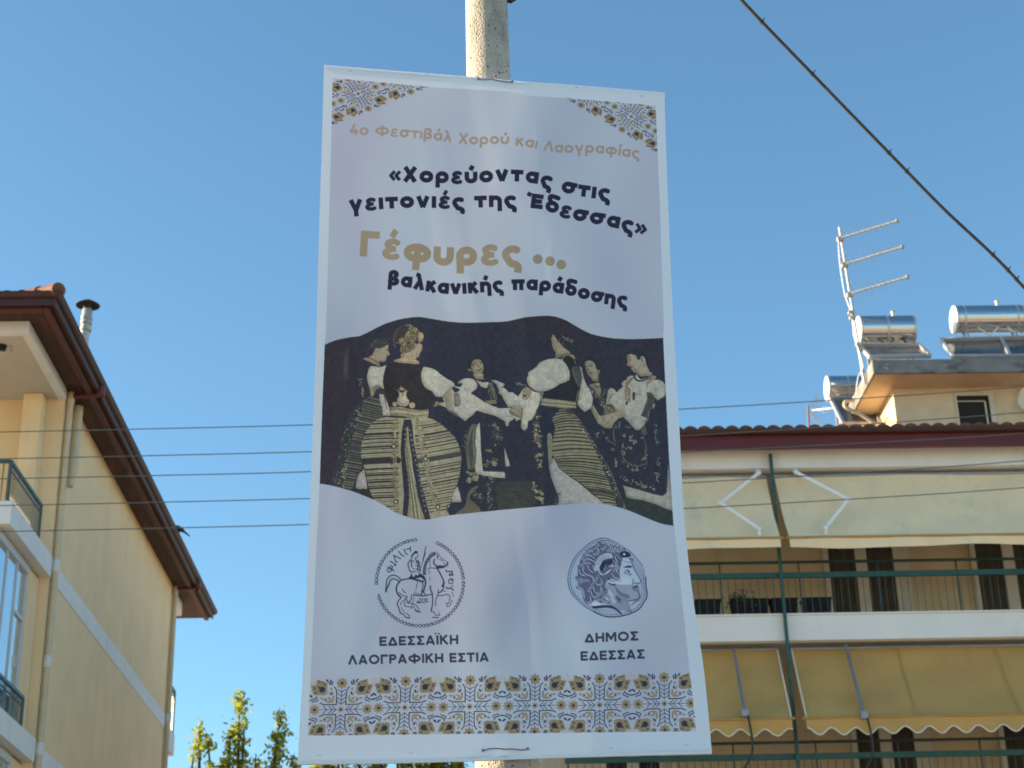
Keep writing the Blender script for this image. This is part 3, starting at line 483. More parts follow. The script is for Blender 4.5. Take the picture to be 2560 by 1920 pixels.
P_(E, WH, (710, 810), (750, 840), (770, 960), (800, 1050), (820, 1100), (870, 1170), (915, 1290), (905, 1400), (880, 1450), (790, 1500), (720, 1440), (680, 1380), (700, 1270), (730, 1130), (752, 1000), (740, 900), sm=False)
S_(E, 14, (112, 106, 94), (700, 1180), (665, 1330)); S_(E, 26, (124, 120, 106), (160, 1195), (140, 1300))
P_(E, KH, (140, 1300), (400, 1322), (662, 1362), (668, 1440), (500, 1452), (300, 1422), (130, 1402), sm=False); S_(E, 14, (150, 146, 124), (140, 1380), (380, 1400), (660, 1425)); S_(E, 11, (78, 76, 66), (140, 1360), (400, 1378), (660, 1405)); S_(E, 9, (86, 84, 72), (140, 1400), (300, 1428))
for k in range(14): disc(*E((150 + k * 38, 1298 + k * 4.4))[0], 1.6, (142, 137, 114))
SK3 = E((420, 1455), (580, 1470), (640, 1540), (740, 1640)) + F((780, 150), (850, 260), (950, 430), (1050, 600), (1150, 760), (1220, 920), (1290, 1100), (1350, 1250), (1430, 1430), (1130, 1360), (1050, 1280), (900, 1150), (700, 980), (600, 920), (480, 840), (410, 780), (370, 680), (330, 620), (290, 560), (290, 440), (320, 320), (350, 180), (300, 60)) + E((330, 1560))
m0 = CLIP; CLIP = m0 * mask_of(SK3); poly(SK3, (128, 124, 106))
LP = cr(F((320, -90), (290, 60), (290, 180), (280, 340), (270, 560), (350, 690), (410, 800), (600, 950), (780, 1080), (900, 1180), (1130, 1390)), 8); RP = cr(F((580, -80), (660, 20), (790, 190), (900, 410), (1000, 620), (1090, 820), (1150, 960), (1220, 1120), (1260, 1230), (1320, 1380)), 8)
def along(P, t):
    f = t * (len(P) - 1); i = min(int(f), len(P) - 2); return (P[i][0] + (P[i + 1][0] - P[i][0]) * (f - i), P[i][1] + (P[i + 1][1] - P[i][1]) * (f - i))
NS = 35
for k in range(NS):
    t = (k + .4) / NS; a = along(LP, t); b = along(RP, t); bu = 5.0 * (1 - .5 * t)
    mid = ((a[0] + b[0]) / 2, (a[1] + b[1]) / 2 - bu); big = k % 6 in (2, 3)
    stroke(cr([a, mid, b], 8), (3.4 if k % 3 else 2.4) if k not in (14, 20, 26) else 1.4, (48, 50, 50) if k % 2 else (56, 56, 54))
    if k % 4 == 1: stroke(cr([(a[0], a[1] + 2.6), (mid[0], mid[1] + 2.6), (b[0], b[1] + 2.6)], 8), 1.2, (96, 94, 82))
poly(F((660, -20), (780, 190), (900, 410), (1000, 640), (1090, 850), (1160, 1000), (1230, 1180), (1290, 1400), (1450, 1450), (1280, 1060), (1150, 760), (950, 430), (760, 100)), (50, 53, 62))
scatter(F, [(680, 0), (790, 180), (900, 370), (980, 540), (1080, 720), (1160, 880), (1240, 1080), (1310, 1250), (1390, 1400)], 220, 24, 7, 20, [(128, 126, 108), (98, 98, 88), (146, 144, 130), (46, 49, 60), (46, 49, 60)])
S_(F, 12, (112, 110, 92), (720, 40), (840, 240), (940, 410), (1050, 590), (1150, 770), (1280, 1080), (1420, 1410))
scatter(F, [(280, 60), (300, 200), (270, 330), (260, 460), (270, 620)], 60, 18, 6, 15, [(104, 106, 92), (66, 70, 70), (128, 128, 112)])
CLIP = m0
P_(F, (151, 149, 152), (320, 622), (360, 690), (410, 790), (480, 845), (600, 935), (700, 1000), (830, 1110), (900, 1172), (1000, 1245), (1135, 1370), (720, 1340), (385, 1345), (402, 1230), (330, 1040), (280, 900), (253, 750), (290, 680), sm=False)
P_(F, (116, 118, 102), (235, 280), (300, 300), (300, 640), (260, 740), (240, 560)); scatter(F, [(260, 300), (270, 500), (270, 720)], 40, 16, 6, 12, [(90, 94, 82), (132, 132, 116)])
scatter(F, [(80, 30), (60, 160), (100, 250), (90, 350), (120, 460)], 50, 26, 12, 30, [(132, 126, 106), (110, 106, 90), (84, 86, 80), (56, 58, 66)]); scatter(F, [(150, 580), (80, 590), (70, 650), (120, 700), (115, 780)], 40, 14, 12, 24, [(130, 125, 104), (104, 102, 86)])
scatter(F, [(30, 1020), (40, 1120), (100, 1140), (160, 1200)], 30, 16, 12, 24, [(138, 134, 118), (104, 102, 86)]); scatter(F, [(80, 1220), (150, 1250), (150, 1300)], 26, 16, 12, 22, [(142, 136, 120), (110, 106, 92)])
scatter(F, [(390, 1180), (370, 1280), (340, 1330)], 34, 22, 6, 14, [(60, 66, 68), (84, 88, 84), (44, 47, 58)])
# the two at the right
P_(E, (38, 41, 52), (775, 760), (800, 690), (880, 670), (970, 720), (1030, 830), (1040, 900), (1000, 950), (960, 800))
P_(E, (134, 128, 117), (790, 742), (830, 710), (900, 720), (950, 770), (982, 850), (1025, 885), (1000, 940), (1000, 1045), (920, 1042), (880, 980), (830, 920), (802, 840), sm=False)
P_(E, (42, 44, 52), (786, 760), (810, 712), (880, 700), (950, 745), (985, 840), (1000, 890), (968, 850), (935, 765), (880, 730), (825, 735))
for w, p in ((13, ((800, 822), (825, 815))), (13, ((865, 818), (905, 815))), (9, ((860, 792), (905, 790))), (8, ((838, 840), (840, 875), (855, 880))), (22, ((850, 905), (870, 915), (900, 908)))): S_(E, w, (64, 64, 64), *p)
P_(E, (98, 92, 84), (985, 870), (1000, 940), (995, 1040), (960, 1040), (975, 950), a=.7); S_(E, 9, (146, 141, 126), (855, 900), (890, 902))
P_(E, (118, 112, 98), (880, 1090), (930, 1070), (1010, 1060), (1040, 1180), (1020, 1300), (980, 1250), sm=False); scatter(E, [(860, 1130), (930, 1180), (990, 1280), (1050, 1380)], 60, 30, 8, 20, [(52, 55, 64), (96, 98, 88), (130, 126, 112)]); scatter(E, [(1090, 1180), (1080, 1280), (1060, 1400)], 40, 20, 8, 18, [(92, 96, 84), (60, 64, 66), (122, 120, 104)])
S_(E, 20, (46, 48, 56), (930, 1050), (980, 1058), (1030, 1050)); disc(*E((990, 1095))[0], 5, (142, 137, 124)); scatter(E, [(960, 1100), (1010, 1130)], 14, 14, 6, 12, [(46, 48, 58)])
P_(E, SK, (1420, 685), (1440, 640), (1500, 625), (1570, 660), (1585, 705), (1620, 718), (1632, 670), (1670, 663), (1700, 700), (1722, 800), (1770, 900), (1805, 915), (1790, 952), (1640, 972), (1580, 920), (1525, 905), (1492, 862), (1480, 820), (1440, 812), (1420, 790), (1438, 740), sm=False)
P_(E, (118, 110, 98), (1640, 760), (1620, 880), (1640, 970), (1585, 920), (1600, 860), a=.55)
for w, p in ((11, ((1428, 690), (1460, 672), (1480, 680))), (15, ((1455, 715), (1478, 722))), (13, ((1480, 828), (1505, 835))), (12, ((1640, 690), (1660, 720), (1650, 745)))): S_(E, w, (70, 66, 62), *p)
P_(E, (38, 40, 52), (1420, 640), (1470, 590), (1600, 580), (1720, 640), (1760, 760), (1730, 800), (1700, 700), (1670, 660), (1630, 670), (1618, 716), (1580, 702), (1575, 665), (1500, 622)); scatter(E, [(1560, 640), (1500, 610)], 8, 14, 5, 12, [(70, 68, 64)])
P_(E, (152, 151, 148), (1340, 1080), (1380, 1030), (1420, 1020), (1430, 980), (1480, 955), (1560, 960), (1575, 920), (1600, 985), (1640, 1015), (1740, 985), (1800, 915), (1830, 965), (1862, 990), (1830, 1022), (1900, 1015), (1960, 1040), (2000, 1090), (2007, 1180), (1990, 1270), (1890, 1330), (1850, 1290), (1800, 1220), (1720, 1210), (1735, 1300), (1700, 1400), (1650, 1560), (1730, 1600), (1690, 1700), (1600, 1780), (1480, 1690), (1400, 1580), (1340, 1470), (1270, 1490), (1210, 1420), (1180, 1380), (1110, 1400), (1080, 1440), (1060, 1420), (1110, 1380), (1130, 1270), (1140, 1180), (1180, 1140), (1240, 1160), (1270, 1210), (1330, 1150), (1370, 1120), sm=False)
P_(F, (148, 149, 150), (1380, 22), (1500, -60), (1700, -40), (1722, 40), (1600, 180), (1560, 217), (1480, 120), sm=False)
P_(E, (122, 115, 100), (1400, 1060), (1500, 978), (1540, 975), (1440, 1110), (1482, 1160), (1482, 1350), (1412, 1350), (1390, 1200), sm=False); scatter(E, [(1420, 1100), (1440, 1220), (1430, 1330)], 40, 22, 6, 12, [(84, 80, 72), (150, 146, 128), (104, 98, 86)]); P_(E, (50, 50, 60), (1405, 1360), (1440, 1350), (1430, 1400), (1410, 1395))
P_(E, (128, 120, 102), (1720, 1060), (1830, 962), (1862, 990), (1755, 1080), (1725, 1180)); scatter(E, [(1740, 1070), (1830, 985)], 16, 16, 6, 12, [(84, 80, 72), (150, 146, 128)]); S_(E, 10, (70, 68, 70), (1420, 1120), (1470, 1030), (1535, 970))
P_(E, (60, 60, 70), (1510, 1212), (1548, 1215), (1545, 1310), (1515, 1322)); S_(E, 7, (104, 98, 88), (1560, 1215), (1570, 1310)); S_(E, 7, (104, 98, 88), (1575, 1225), (1640, 1245)); scatter(E, [(1840, 1120), (1890, 1170)], 8, 22, 5, 9, [(120, 118, 116)])
for k in range(16):
    q = cr(E((1540, 965), (1555, 1010), (1610, 1035), (1680, 1025), (1750, 995), (1805, 945)), 8); u = along(q, k / 15); disc(u[0], u[1], 2.2, (54, 52, 58))
P_(E, (72, 73, 68), (1720, 1210), (1790, 1208), (1850, 1290), (1810, 1420), (1720, 1592), (1636, 1560), (1700, 1400), (1738, 1300), sm=False)
for k in range(5): S_(E, 6, (52, 54, 58), (1760 + k * 14, 1250), (1740 + k * 12, 1400), (1660 + k * 14, 1565))
P_(E, WH, (1815, 1400), (1830, 1375), (1848, 1400), (1815, 1460)); S_(E, 14, (104, 104, 92), (1760, 1490), (1735, 1640))
for w, c, p in ((14, (132, 128, 116), ((1160, 1290), (1230, 1230), (1270, 1240))), (12, (96, 92, 84), ((1150, 1340), (1200, 1240))), (16, (92, 92, 84), ((1100, 1400), (1180, 1390), (1240, 1440))), (14, (112, 108, 96), ((1090, 1480), (1150, 1440), (1230, 1470)))): S_(E, w, c, *p)
scatter(E, [(1180, 1300), (1210, 1240)], 22, 24, 5, 11, [(96, 92, 84), (120, 116, 104)])
P_(E, (96, 92, 80), (1080, 1440), (1150, 1410), (1220, 1450), (1260, 1490), (1100, 1550)); scatter(E, [(1110, 1500), (1180, 1460), (1230, 1490)], 22, 18, 6, 14, [(130, 124, 106), (64, 64, 62)])
P_(E, (138, 132, 121), (880, 1450), (920, 1390), (960, 1470), (1020, 1560), (1100, 1550), (1250, 1500), (1340, 1470), (1412, 1565), (1300, 1600), (1230, 1670), (1200, 1740), (1180, 1752), (1090, 1740), (990, 1670), (930, 1560), sm=False)
for p in (((1020, 1600), (1060, 1570)), ((1040, 1660), (1090, 1610)), ((1100, 1700), (1150, 1650)), ((1130, 1730), (1180, 1690))): S_(E, 10, (96, 90, 84), *p)
# embroidered skirts at the right
fl = [(132, 129, 112), (108, 106, 94), (150, 147, 132)]
for x, y, r in ((1395, 290, 24), (1470, 340, 34), (1540, 390, 38), (1460, 462, 40), (1515, 300, 20), (1660, 330, 22), (1370, 450, 20), (1385, 570, 28), (1680, 640, 34), (1370, 690, 18), (1440, 755, 26), (1510, 815, 26), (1590, 800, 30), (1690, 780, 16), (1060, 250, 22), (980, 285, 34), (1130, 330, 26), (1215, 500, 24)):
    scatter(F, [(x, y), (x + 1, y + 1)], 9, r * .5, r * .28, r * .5, fl); disc(*F((x, y))[0], r / 6.011 * .3, (60, 62, 70))
S_(F, 8, (110, 108, 88), (1365, 400), (1350, 560), (1400, 660), (1500, 740), (1640, 745), (1725, 690), (1700, 560), (1710, 450), (1690, 350)); scatter(F, [(1365, 400), (1360, 560), (1400, 660), (1520, 745), (1650, 740), (1725, 690), (1710, 500)], 36, 14, 5, 12, fl)
scatter(F, [(1865, 130), (1860, 230), (1875, 330), (1890, 400)], 30, 16, 6, 15, fl); scatter(F, [(1880, 640), (1920, 680), (1880, 860), (1890, 900), (1880, 990)], 36, 16, 6, 16, fl); scatter(F, [(1360, 910), (1450, 990), (1570, 1010), (1640, 1050), (1740, 1060), (1850, 1110)], 54, 18, 7, 17, fl); scatter(F, [(1255, 640), (1260, 760)], 16, 10, 7, 14, fl)
for p in (((1230, 170), (1225, 280), (1245, 380)), ((1260, 130), (1265, 190)), ((1310, 90), (1300, 170)), ((1330, 90), (1315, 180)), ((1130, 360), (1250, 430)), ((1640, 180), (1660, 270)), ((1680, 130), (1720, 270)), ((1660, 150), (1690, 280)), ((1400, 150), (1440, 175), (1480, 165))): S_(F, 12, (100, 102, 90), *p)
P_(F, (142, 143, 142), (1362, 1032), (1450, 1062), (1700, 1132), (1850, 1172), (1960, 1192), (2020, 1142), (2040, 800), (2050, 730), (2112, 1422), (2000, 1392), (1850, 1322), (1650, 1262), (1500, 1242), (1420, 1222), (1390, 1110), sm=False)
for k in range(40):
    q = along(F((1362, 1032), (1450, 1062), (1700, 1132), (1850, 1172), (1960, 1192), (2020, 1142), (2040, 800)), k / 39); disc(q[0], q[1], 1.7, (48, 51, 66))
S_(F, 10, (120, 120, 120), (2080, 900), (2070, 1200), (2090, 1380)); S_(F, 8, (124, 124, 124), (1600, 1160), (1750, 1260)); 
gr_ = np.random.default_rng(5); gn = gr_.normal(0, 1, (CH // 2, CW // 2)).repeat(2, 0).repeat(2, 1); gb = gr_.normal(0, 1, (CH // 10 + 1, CW // 10 + 1)).repeat(10, 0).repeat(10, 1)[:CH, :CW]
CAN *= 1 + (FM * (gn * .045 + gb * .03))[..., None]
CLIP = None
# -- emblem: horseman inside a ring of beads
H = crop(925, 1335, 6.912); INK = (44, 46, 72)
def ink(w, *p, sm=True): stroke(cr(H(*p), 5) if sm else H(*p), w / 6.912, INK)
ring = []
for k in range(86):
    a = 2 * math.pi * k / 72.3; ang = math.degrees(a) % 360
    if k >= 72: break
    x, y = 862 + 752 * math.cos(a), 842 + 745 * math.sin(a)
    if 268 < ang < 292 or 178 < ang < 193 and ang > 182 and False: continue
    if 162 < ang < 176: continue
    q = H((x, y))[0]; ring.append(q)
    stroke(ellipse(q[0], q[1], 3.6, 3.6, 0, 12) + [(q[0] + 3.6, q[1])], 1.45, INK); stroke([(q[0] - 2 + (k % 5), q[1] - 3), (q[0] + 3.4, q[1] + .6), (q[0] + 2, q[1] + 3)], 1.5, INK)
disc(*H((152, 1055))[0], 2.2, INK)
for p in (((350, 470), (455, 535), (420, 545)), ((410, 370), (440, 470), (475, 490)), ((420, 375), (470, 395), (530, 430)), ((495, 300), (545, 365), (590, 385)), ((590, 265), (615, 335), (650, 355)), ((630, 265), (690, 250), (705, 300)), ((690, 250), (700, 225))): ink(17, *p, sm=False)
for p in (((300, 620), (325, 660), (375, 620), (385, 560), (350, 550)), ((300, 620), (330, 580), (365, 590)), ((310, 570), (380, 620), (415, 632))): ink(16, *p)
for p in (((1312, 622), (1320, 650), (1420, 645)), ((1420, 645), (1420, 690), (1370, 690), (1378, 720), (1440, 705))): ink(18, *p, sm=False)
ink(15, (1440, 790), (1400, 770), (1360, 800), (1370, 850), (1420, 850), (1430, 800), (1390, 800)); ink(20, (1318, 920), (1340, 942), (1400, 935), (1440, 972)); ink(8, (1410, 880), (1440, 900)); ink(8, (1400, 905), (1420, 915))
# rider
P_H = lambda *p: poly(H(*p), INK)
P_H((710, 420), (715, 360), (745, 330), (780, 290), (825, 300), (820, 335), (780, 340), (745, 365), (725, 420), (690, 450)); ink(9, (820, 335), (830, 370), (815, 390), (815, 410), (780, 405)); ink(9, (780, 410), (790, 435), (770, 440))
ink(16, (715, 445), (670, 480), (658, 540), (690, 640), (720, 655), (780, 645)); ink(16, (722, 480), (715, 540), (725, 570)); ink(10, (740, 600), (775, 605)); ink(12, (695, 470), (760, 465)); ink(18, (800, 450), (845, 480), (850, 560), (870, 640)); ink(14, (800, 470), (830, 520), (820, 600), (830, 660)); ink(12, (790, 540), (840, 560)); ink(12, (800, 600), (850, 620)); ink(12, (790, 500), (835, 490))
P_H((720, 670), (735, 730), (770, 745), (780, 700), (830, 720), (870, 680), (950, 740), (960, 780), (930, 800), (900, 760), (850, 750), (790, 770), (740, 790), (660, 770), (700, 720)); ink(30, (720, 770), (790, 790), (860, 810), (920, 820)); ink(24, (930, 740), (960, 820), (940, 940), (920, 1000)); ink(16, (900, 820), (915, 900), (900, 960), (890, 1050)); ink(14, (915, 1000), (960, 1050)); ink(20, (905, 980), (935, 1020))
ink(20, (955, 320), (930, 400), (915, 460)); ink(9, (968, 215), (950, 300), (915, 460), (880, 560), (850, 680), (790, 980), sm=False); ink(13, (970, 215), (945, 295), sm=False); ink(8, (765, 1060), (735, 1200), (708, 1305), sm=False)
# horse
for w, p in ((22, ((530, 800), (600, 782), (680, 775))), (18, ((530, 795), (490, 745), (420, 712), (350, 725), (300, 780), (280, 870), (270, 1000))), (20, ((510, 825), (450, 785), (390, 775), (345, 810), (325, 880))), (26, ((320, 880), (305, 920))), (24, ((290, 940), (275, 1000))), (26, ((515, 820), (470, 880), (455, 960), (480, 1040), (530, 1095))), (14, ((500, 1010), (560, 1060), (640, 1080))), (14, ((555, 950), (580, 990), (615, 1018))),
             (18, ((540, 1100), (480, 1170), (475, 1220), (500, 1290), (525, 1370))), (12, ((640, 1085), (590, 1140), (540, 1190), (530, 1230))), (16, ((525, 1370), (580, 1390), (620, 1440), (685, 1450))), (13, ((630, 1375), (670, 1400), (685, 1450))), (9, ((545, 1270), (570, 1320), (600, 1360))), (12, ((640, 1080), (610, 1170), (600, 1240), (700, 1260), (760, 1265), (790, 1330), (860, 1350))), (15, ((720, 1060), (710, 1130), (655, 1190), (650, 1140))), (13, ((655, 1190), (760, 1215), (810, 1250), (850, 1310))), (20, ((790, 1320), (865, 1350))),
             (17, ((740, 1040), (820, 1065), (950, 1065), (1060, 1040))), (12, ((775, 1015), (830, 1040), (900, 1035))), (20, ((1045, 900), (1045, 960), (1070, 1010), (1080, 1100), (1080, 1200), (1060, 1330))), (14, ((1180, 960), (1170, 1050), (1140, 1130), (1130, 1240))), (12, ((1060, 1335), (1110, 1355), (1130, 1400), (1210, 1400))), (18, ((1085, 1440), (1130, 1445), (1180, 1440))), (9, ((1185, 1350), (1205, 1395))),
             (13, ((1170, 1065), (1260, 1060), (1340, 1045), (1380, 1080), (1370, 1160), (1360, 1195), (1320, 1200))), (12, ((1320, 1200), (1340, 1260), (1385, 1225), (1420, 1140))), (9, ((1415, 1000), (1440, 1060), (1430, 1080))), (20, ((1260, 860), (1275, 910), (1240, 985), (1180, 1020))), (9, ((1250, 985), (1315, 985))), (22, ((1165, 600), (1210, 680), (1260, 780), (1280, 850), (1240, 900))), (18, ((1270, 820), (1270, 900), (1240, 895))),
             (12, ((1000, 602), (1060, 585), (1160, 600))), (9, ((1035, 440), (1035, 520), (1040, 590))), (8, ((1020, 620), (1025, 690))), (9, ((1030, 740), (1040, 800))), (24, ((930, 700), (930, 620), (945, 540), (990, 440), (1050, 370), (1120, 335))), (9, ((965, 700), (965, 600), (985, 510), (1040, 420), (1110, 365))), (9, ((1015, 360), (1070, 325), (1150, 310))), (9, ((1150, 350), (1165, 330), (1190, 350), (1175, 390), (1165, 420))), (12, ((1160, 370), (1165, 420), (1180, 430))),
             (9, ((1195, 378), (1260, 430), (1340, 495))), (22, ((1335, 490), (1345, 515), (1320, 530))), (14, ((1210, 440), (1255, 460))), (22, ((1115, 440), (1100, 490), (1130, 540), (1170, 560))), (10, ((1270, 490), (1290, 525), (1280, 540))), (12, ((1300, 545), (1345, 548)))): ink(w, *p)
P_H((1130, 575), (1190, 540), (1290, 550), (1320, 565), (1260, 590), (1170, 605))
for k in range(16):
    q = along(cr([(930, 690), (932, 600), (960, 500), (1020, 410), (1110, 345)], 6), k / 15); stroke(H(q, (q[0] + 30, q[1] + 12)), 1.5, INK)
for p in (((850, 1190), (900, 1175), (945, 1195)), ((820, 1155), (860, 1175)), ((855, 1115), (880, 1150)), ((905, 1105), (905, 1145)), ((955, 1115), (935, 1145)), ((995, 1120), (960, 1150)), ((1000, 1165), (955, 1168)), ((805, 1185), (850, 1190))): ink(15, *p)
# -- emblem: engraved coin with a head in profile
K = crop(1405, 1335, 7.716); IN2 = (44, 46, 74); MID = (88, 96, 128); LT = (166, 182, 206)
OUT = [(820, 80), (700, 95), (560, 160), (420, 270), (290, 400), (200, 540), (140, 700), (115, 860), (130, 1010), (190, 1150), (290, 1260), (430, 1390), (600, 1490), (800, 1580), (970, 1600), (1150, 1580), (1330, 1530), (1480, 1450), (1570, 1330), (1640, 1190), (1620, 1000), (1610, 800), (1590, 670), (1500, 540), (1400, 420), (1290, 320), (1150, 230), (1000, 140), (900, 95)]
def kp(col, *p, a=1.0, sm=True): poly(cr(K(*p), 5, True) if sm else K(*p), col, a)
def ks(w, *p, c=None, a=1.0): stroke(cr(K(*p), 5), w * 1.15 / 7.716, c or IN2, a=min(1, a * 1.2))
kp((140, 157, 190), *OUT, a=.8); o = cr(K(*OUT), 5, True); stroke(o[:105], 1.7, IN2); stroke(o[112:], 1.4, IN2); stroke(o[60:105], 3.0, IN2)
inn = [(x * .945 + 47, y * .945 + 46) for x, y in OUT]; q = cr(K(*inn), 5, True)
for k in range(0, len(q), 1):
    if 105 < k < 125: continue
    disc(q[k][0], q[k][1], 1.35, IN2 if k % 2 else (90, 98, 130))
kp((118, 130, 162), (1330, 360), (1500, 520), (1590, 700), (1620, 950), (1600, 1150), (1500, 1250), (1530, 950), (1480, 830), (1380, 650), (1340, 480), a=.5)
for k in range(26): ks(3, (1480 + k % 13 * 11, 720 + k * 18), (1600, 660 + k * 20), c=MID, a=.6)
for k in range(18): ks(3, (1310 + k * 9, 1400 - k * 6), (1390 + k * 10, 1300 - k * 8), c=MID, a=.7)
HEAD = [(1150, 470), (1300, 480), (1340, 540), (1380, 660), (1430, 740), (1500, 850), (1530, 920), (1510, 950), (1460, 955), (1475, 1000), (1450, 1030), (1480, 1070), (1470, 1110), (1480, 1160), (1490, 1220), (1450, 1265), (1300, 1290), (1270, 1400), (1240, 1500), (1150, 1530), (1000, 1430), (850, 1395), (650, 1420), (570, 1380), (620, 1280), (560, 1100), (480, 1000), (330, 880), (300, 700), (330, 560), (380, 420), (520, 280), (700, 170), (900, 190), (1060, 260), (1200, 330)]
kp((150, 167, 196), *HEAD, sm=False)
kp((84, 90, 120), (700, 170), (900, 190), (1060, 260), (1200, 330), (1310, 360), (1310, 440), (1160, 460), (1140, 600), (1100, 760), (1120, 860), (1060, 900), (960, 860), (880, 900), (820, 1000), (860, 1090), (820, 1220), (880, 1330), (740, 1330), (650, 1260), (560, 1330), (450, 1300), (420, 1120), (330, 1000), (300, 860), (300, 680), (360, 480), (480, 300), sm=False)
# hair locks: bundles of light and dark strands
LOCKS = [((480, 330), (600, 300), (690, 230), (700, 180)), ((600, 400), (690, 370), (700, 290), (640, 250)), ((380, 500), (420, 420), (540, 410), (640, 480)), ((400, 540), (470, 480), (560, 500), (640, 540)), ((330, 620), (430, 570), (530, 560), (590, 620)), ((330, 680), (360, 780), (480, 800), (600, 850)), ((420, 620), (400, 720), (500, 790), (600, 830), (600, 910)), ((500, 600), (520, 690), (600, 740)), ((590, 600), (620, 680), (640, 740)), ((280, 840), (330, 890), (390, 850)), ((330, 960), (420, 900), (530, 900)), ((300, 1030), (400, 1060), (420, 1160), (430, 1240)),
         ((500, 1120), (560, 1020), (640, 900), (720, 790)), ((600, 1000), (640, 1130), (740, 1140), (760, 1020)), ((650, 960), (740, 980), (770, 910), (720, 830)), ((560, 1100), (600, 1220), (700, 1190), (800, 1090)), ((680, 1260), (770, 1270), (820, 1180), (870, 1090)), ((760, 1300), (850, 1300), (890, 1330)), ((450, 1280), (500, 1330), (560, 1290), (540, 1200)), ((750, 160), (830, 190), (820, 270), (750, 300)), ((850, 200), (930, 220), (920, 300), (860, 330)), ((960, 230), (980, 300), (940, 360)), ((1020, 240), (1030, 300), (1000, 370)), ((1090, 270), (1060, 340), (1130, 330), (1190, 300)),
         ((1040, 380), (1100, 460), (1140, 500)), ((980, 500), (1040, 570), (1030, 680), (980, 720)), ((1020, 420), (1060, 540), (1100, 620), (1060, 700)), ((1090, 600), (1050, 700), (1090, 780)), ((970, 760), (1000, 840), (1090, 860), (1110, 900)), ((950, 640), (1000, 600), (900, 630)), ((430, 400), (520, 330), (600, 330))]
for L in LOCKS:
    ks(46, *L, c=(62, 64, 94))
    for d in (-17, -6, 5, 15): ks(6.5, *[(x + d * .8, y + d) for x, y in L], c=LT if d in (-6, 15) else (134, 148, 180))
kp((150, 160, 188), (640, 700), (640, 560), (720, 430), (860, 370), (960, 390), (970, 480), (900, 520), (800, 520), (740, 620), (760, 700)); kp((44, 46, 74), (800, 510), (960, 470), (960, 560), (860, 630), (780, 720), (720, 660), (760, 570))
for k in range(9):
    a = 3.3 + k * .28; ks(7, (810 + 95 * math.cos(a), 610 + 110 * math.sin(a)), (810 + 190 * math.cos(a), 610 + 215 * math.sin(a)), c=(84, 88, 118))
kp((170, 184, 206), (700, 720), (740, 740), (790, 780), (880, 720), (960, 670), (900, 740), (800, 790), (740, 780)); ks(8, (800, 700), (860, 590), c=LT)
kp((40, 42, 70), (1130, 350), (1230, 330), (1315, 380), (1310, 440), (1180, 450), (1130, 410)); disc(*K((1200, 390))[0], 3, LT)
# face
kp((52, 54, 82), (1180, 640), (1280, 610), (1350, 620), (1330, 650), (1250, 650)); ks(10, (1200, 760), (1260, 690), (1310, 760), (1330, 790)); ks(9, (1220, 740), (1280, 780), (1330, 790)); disc(*K((1285, 725))[0], 2.6, IN2); ks(12, (1310, 490), (1350, 560), (1385, 660), (1430, 740), (1490, 840), (1525, 920), (1480, 950), (1390, 945)); ks(16, (1300, 480), (1350, 480), (1370, 520))
ks(10, (1370, 870), (1370, 920), (1360, 970)); ks(16, (1360, 1040), (1410, 1020), (1465, 1040)); ks(13, (1390, 1080), (1440, 1090), (1470, 1075)); ks(8, (1440, 960), (1455, 1000)); ks(12, (1470, 1110), (1490, 1180), (1480, 1240), (1400, 1270), (1290, 1290)); kp((78, 84, 114), (1380, 1000), (1460, 1000), (1450, 1040), (1360, 1060)); ks(8, (1190, 520), (1320, 560), c=MID)
for k in range(46):
    x = 780 + k * 15.5; ks(4.2, (x, 960 + max(0, 6 - k) * 10 + k * .6), (x + 30, 1080 + k * 3), (x + 70 - k, 1230 + min(60, k * 2)), c=(70, 74, 104), a=.8)
for k in range(34):
    x = 880 + k * 12; ks(4.2, (x, 1180 + k * 3), (x + 40, 1330 + k * 3), (x + 20 + k * 2, 1420 + k * 3), c=(70, 74, 104), a=.8)
kp((60, 62, 92), (1040, 1180), (1120, 1230), (1140, 1330), (1080, 1300), a=.6); kp((62, 66, 96), (1020, 1000), (1140, 1120), (1290, 1180), (1280, 1250), (1100, 1180), a=.5)
kp((48, 50, 78), (570, 1400), (700, 1385), (850, 1370), (1000, 1400), (1160, 1530), (1130, 1540), (1000, 1450), (850, 1420), (640, 1440)); kp((170, 186, 210), (600, 1320), (740, 1340), (720, 1370), (600, 1370))
kp((62, 64, 94), (880, 900), (960, 950), (1030, 960), (1010, 1000), (900, 960)); kp((160, 176, 204), (860, 900), (960, 890), (1020, 920), (1020, 960), (930, 950)); ks(9, (880, 830), (930, 900), (1010, 910)); kp((168, 184, 208), (1120, 850), (1300, 850), (1340, 960), (1180, 980), (1060, 960), a=.6); kp((168, 184, 208), (880, 1060), (960, 1130), (1040, 1300), (980, 1340), (900, 1180), a=.6)
for k in range(24): ks(3.5, (640 + k * 22, 1440 + (k - 12) ** 2 * .1), (690 + k * 20, 1475 + k * 5), c=(100, 106, 138), a=.8)
# staples through the border
for x, y in list(zip([838 + 39, 1068, 1443, 1605], [177, 187, 219, 240])) + [(798, 1888), (1027, 1882), (1528, 1870), (1717, 1863)]: stroke([(x - 4, y), (x + 4, y + .6)], 1.2, (120, 128, 142))
CAN = np.clip(CAN, 0, 255)
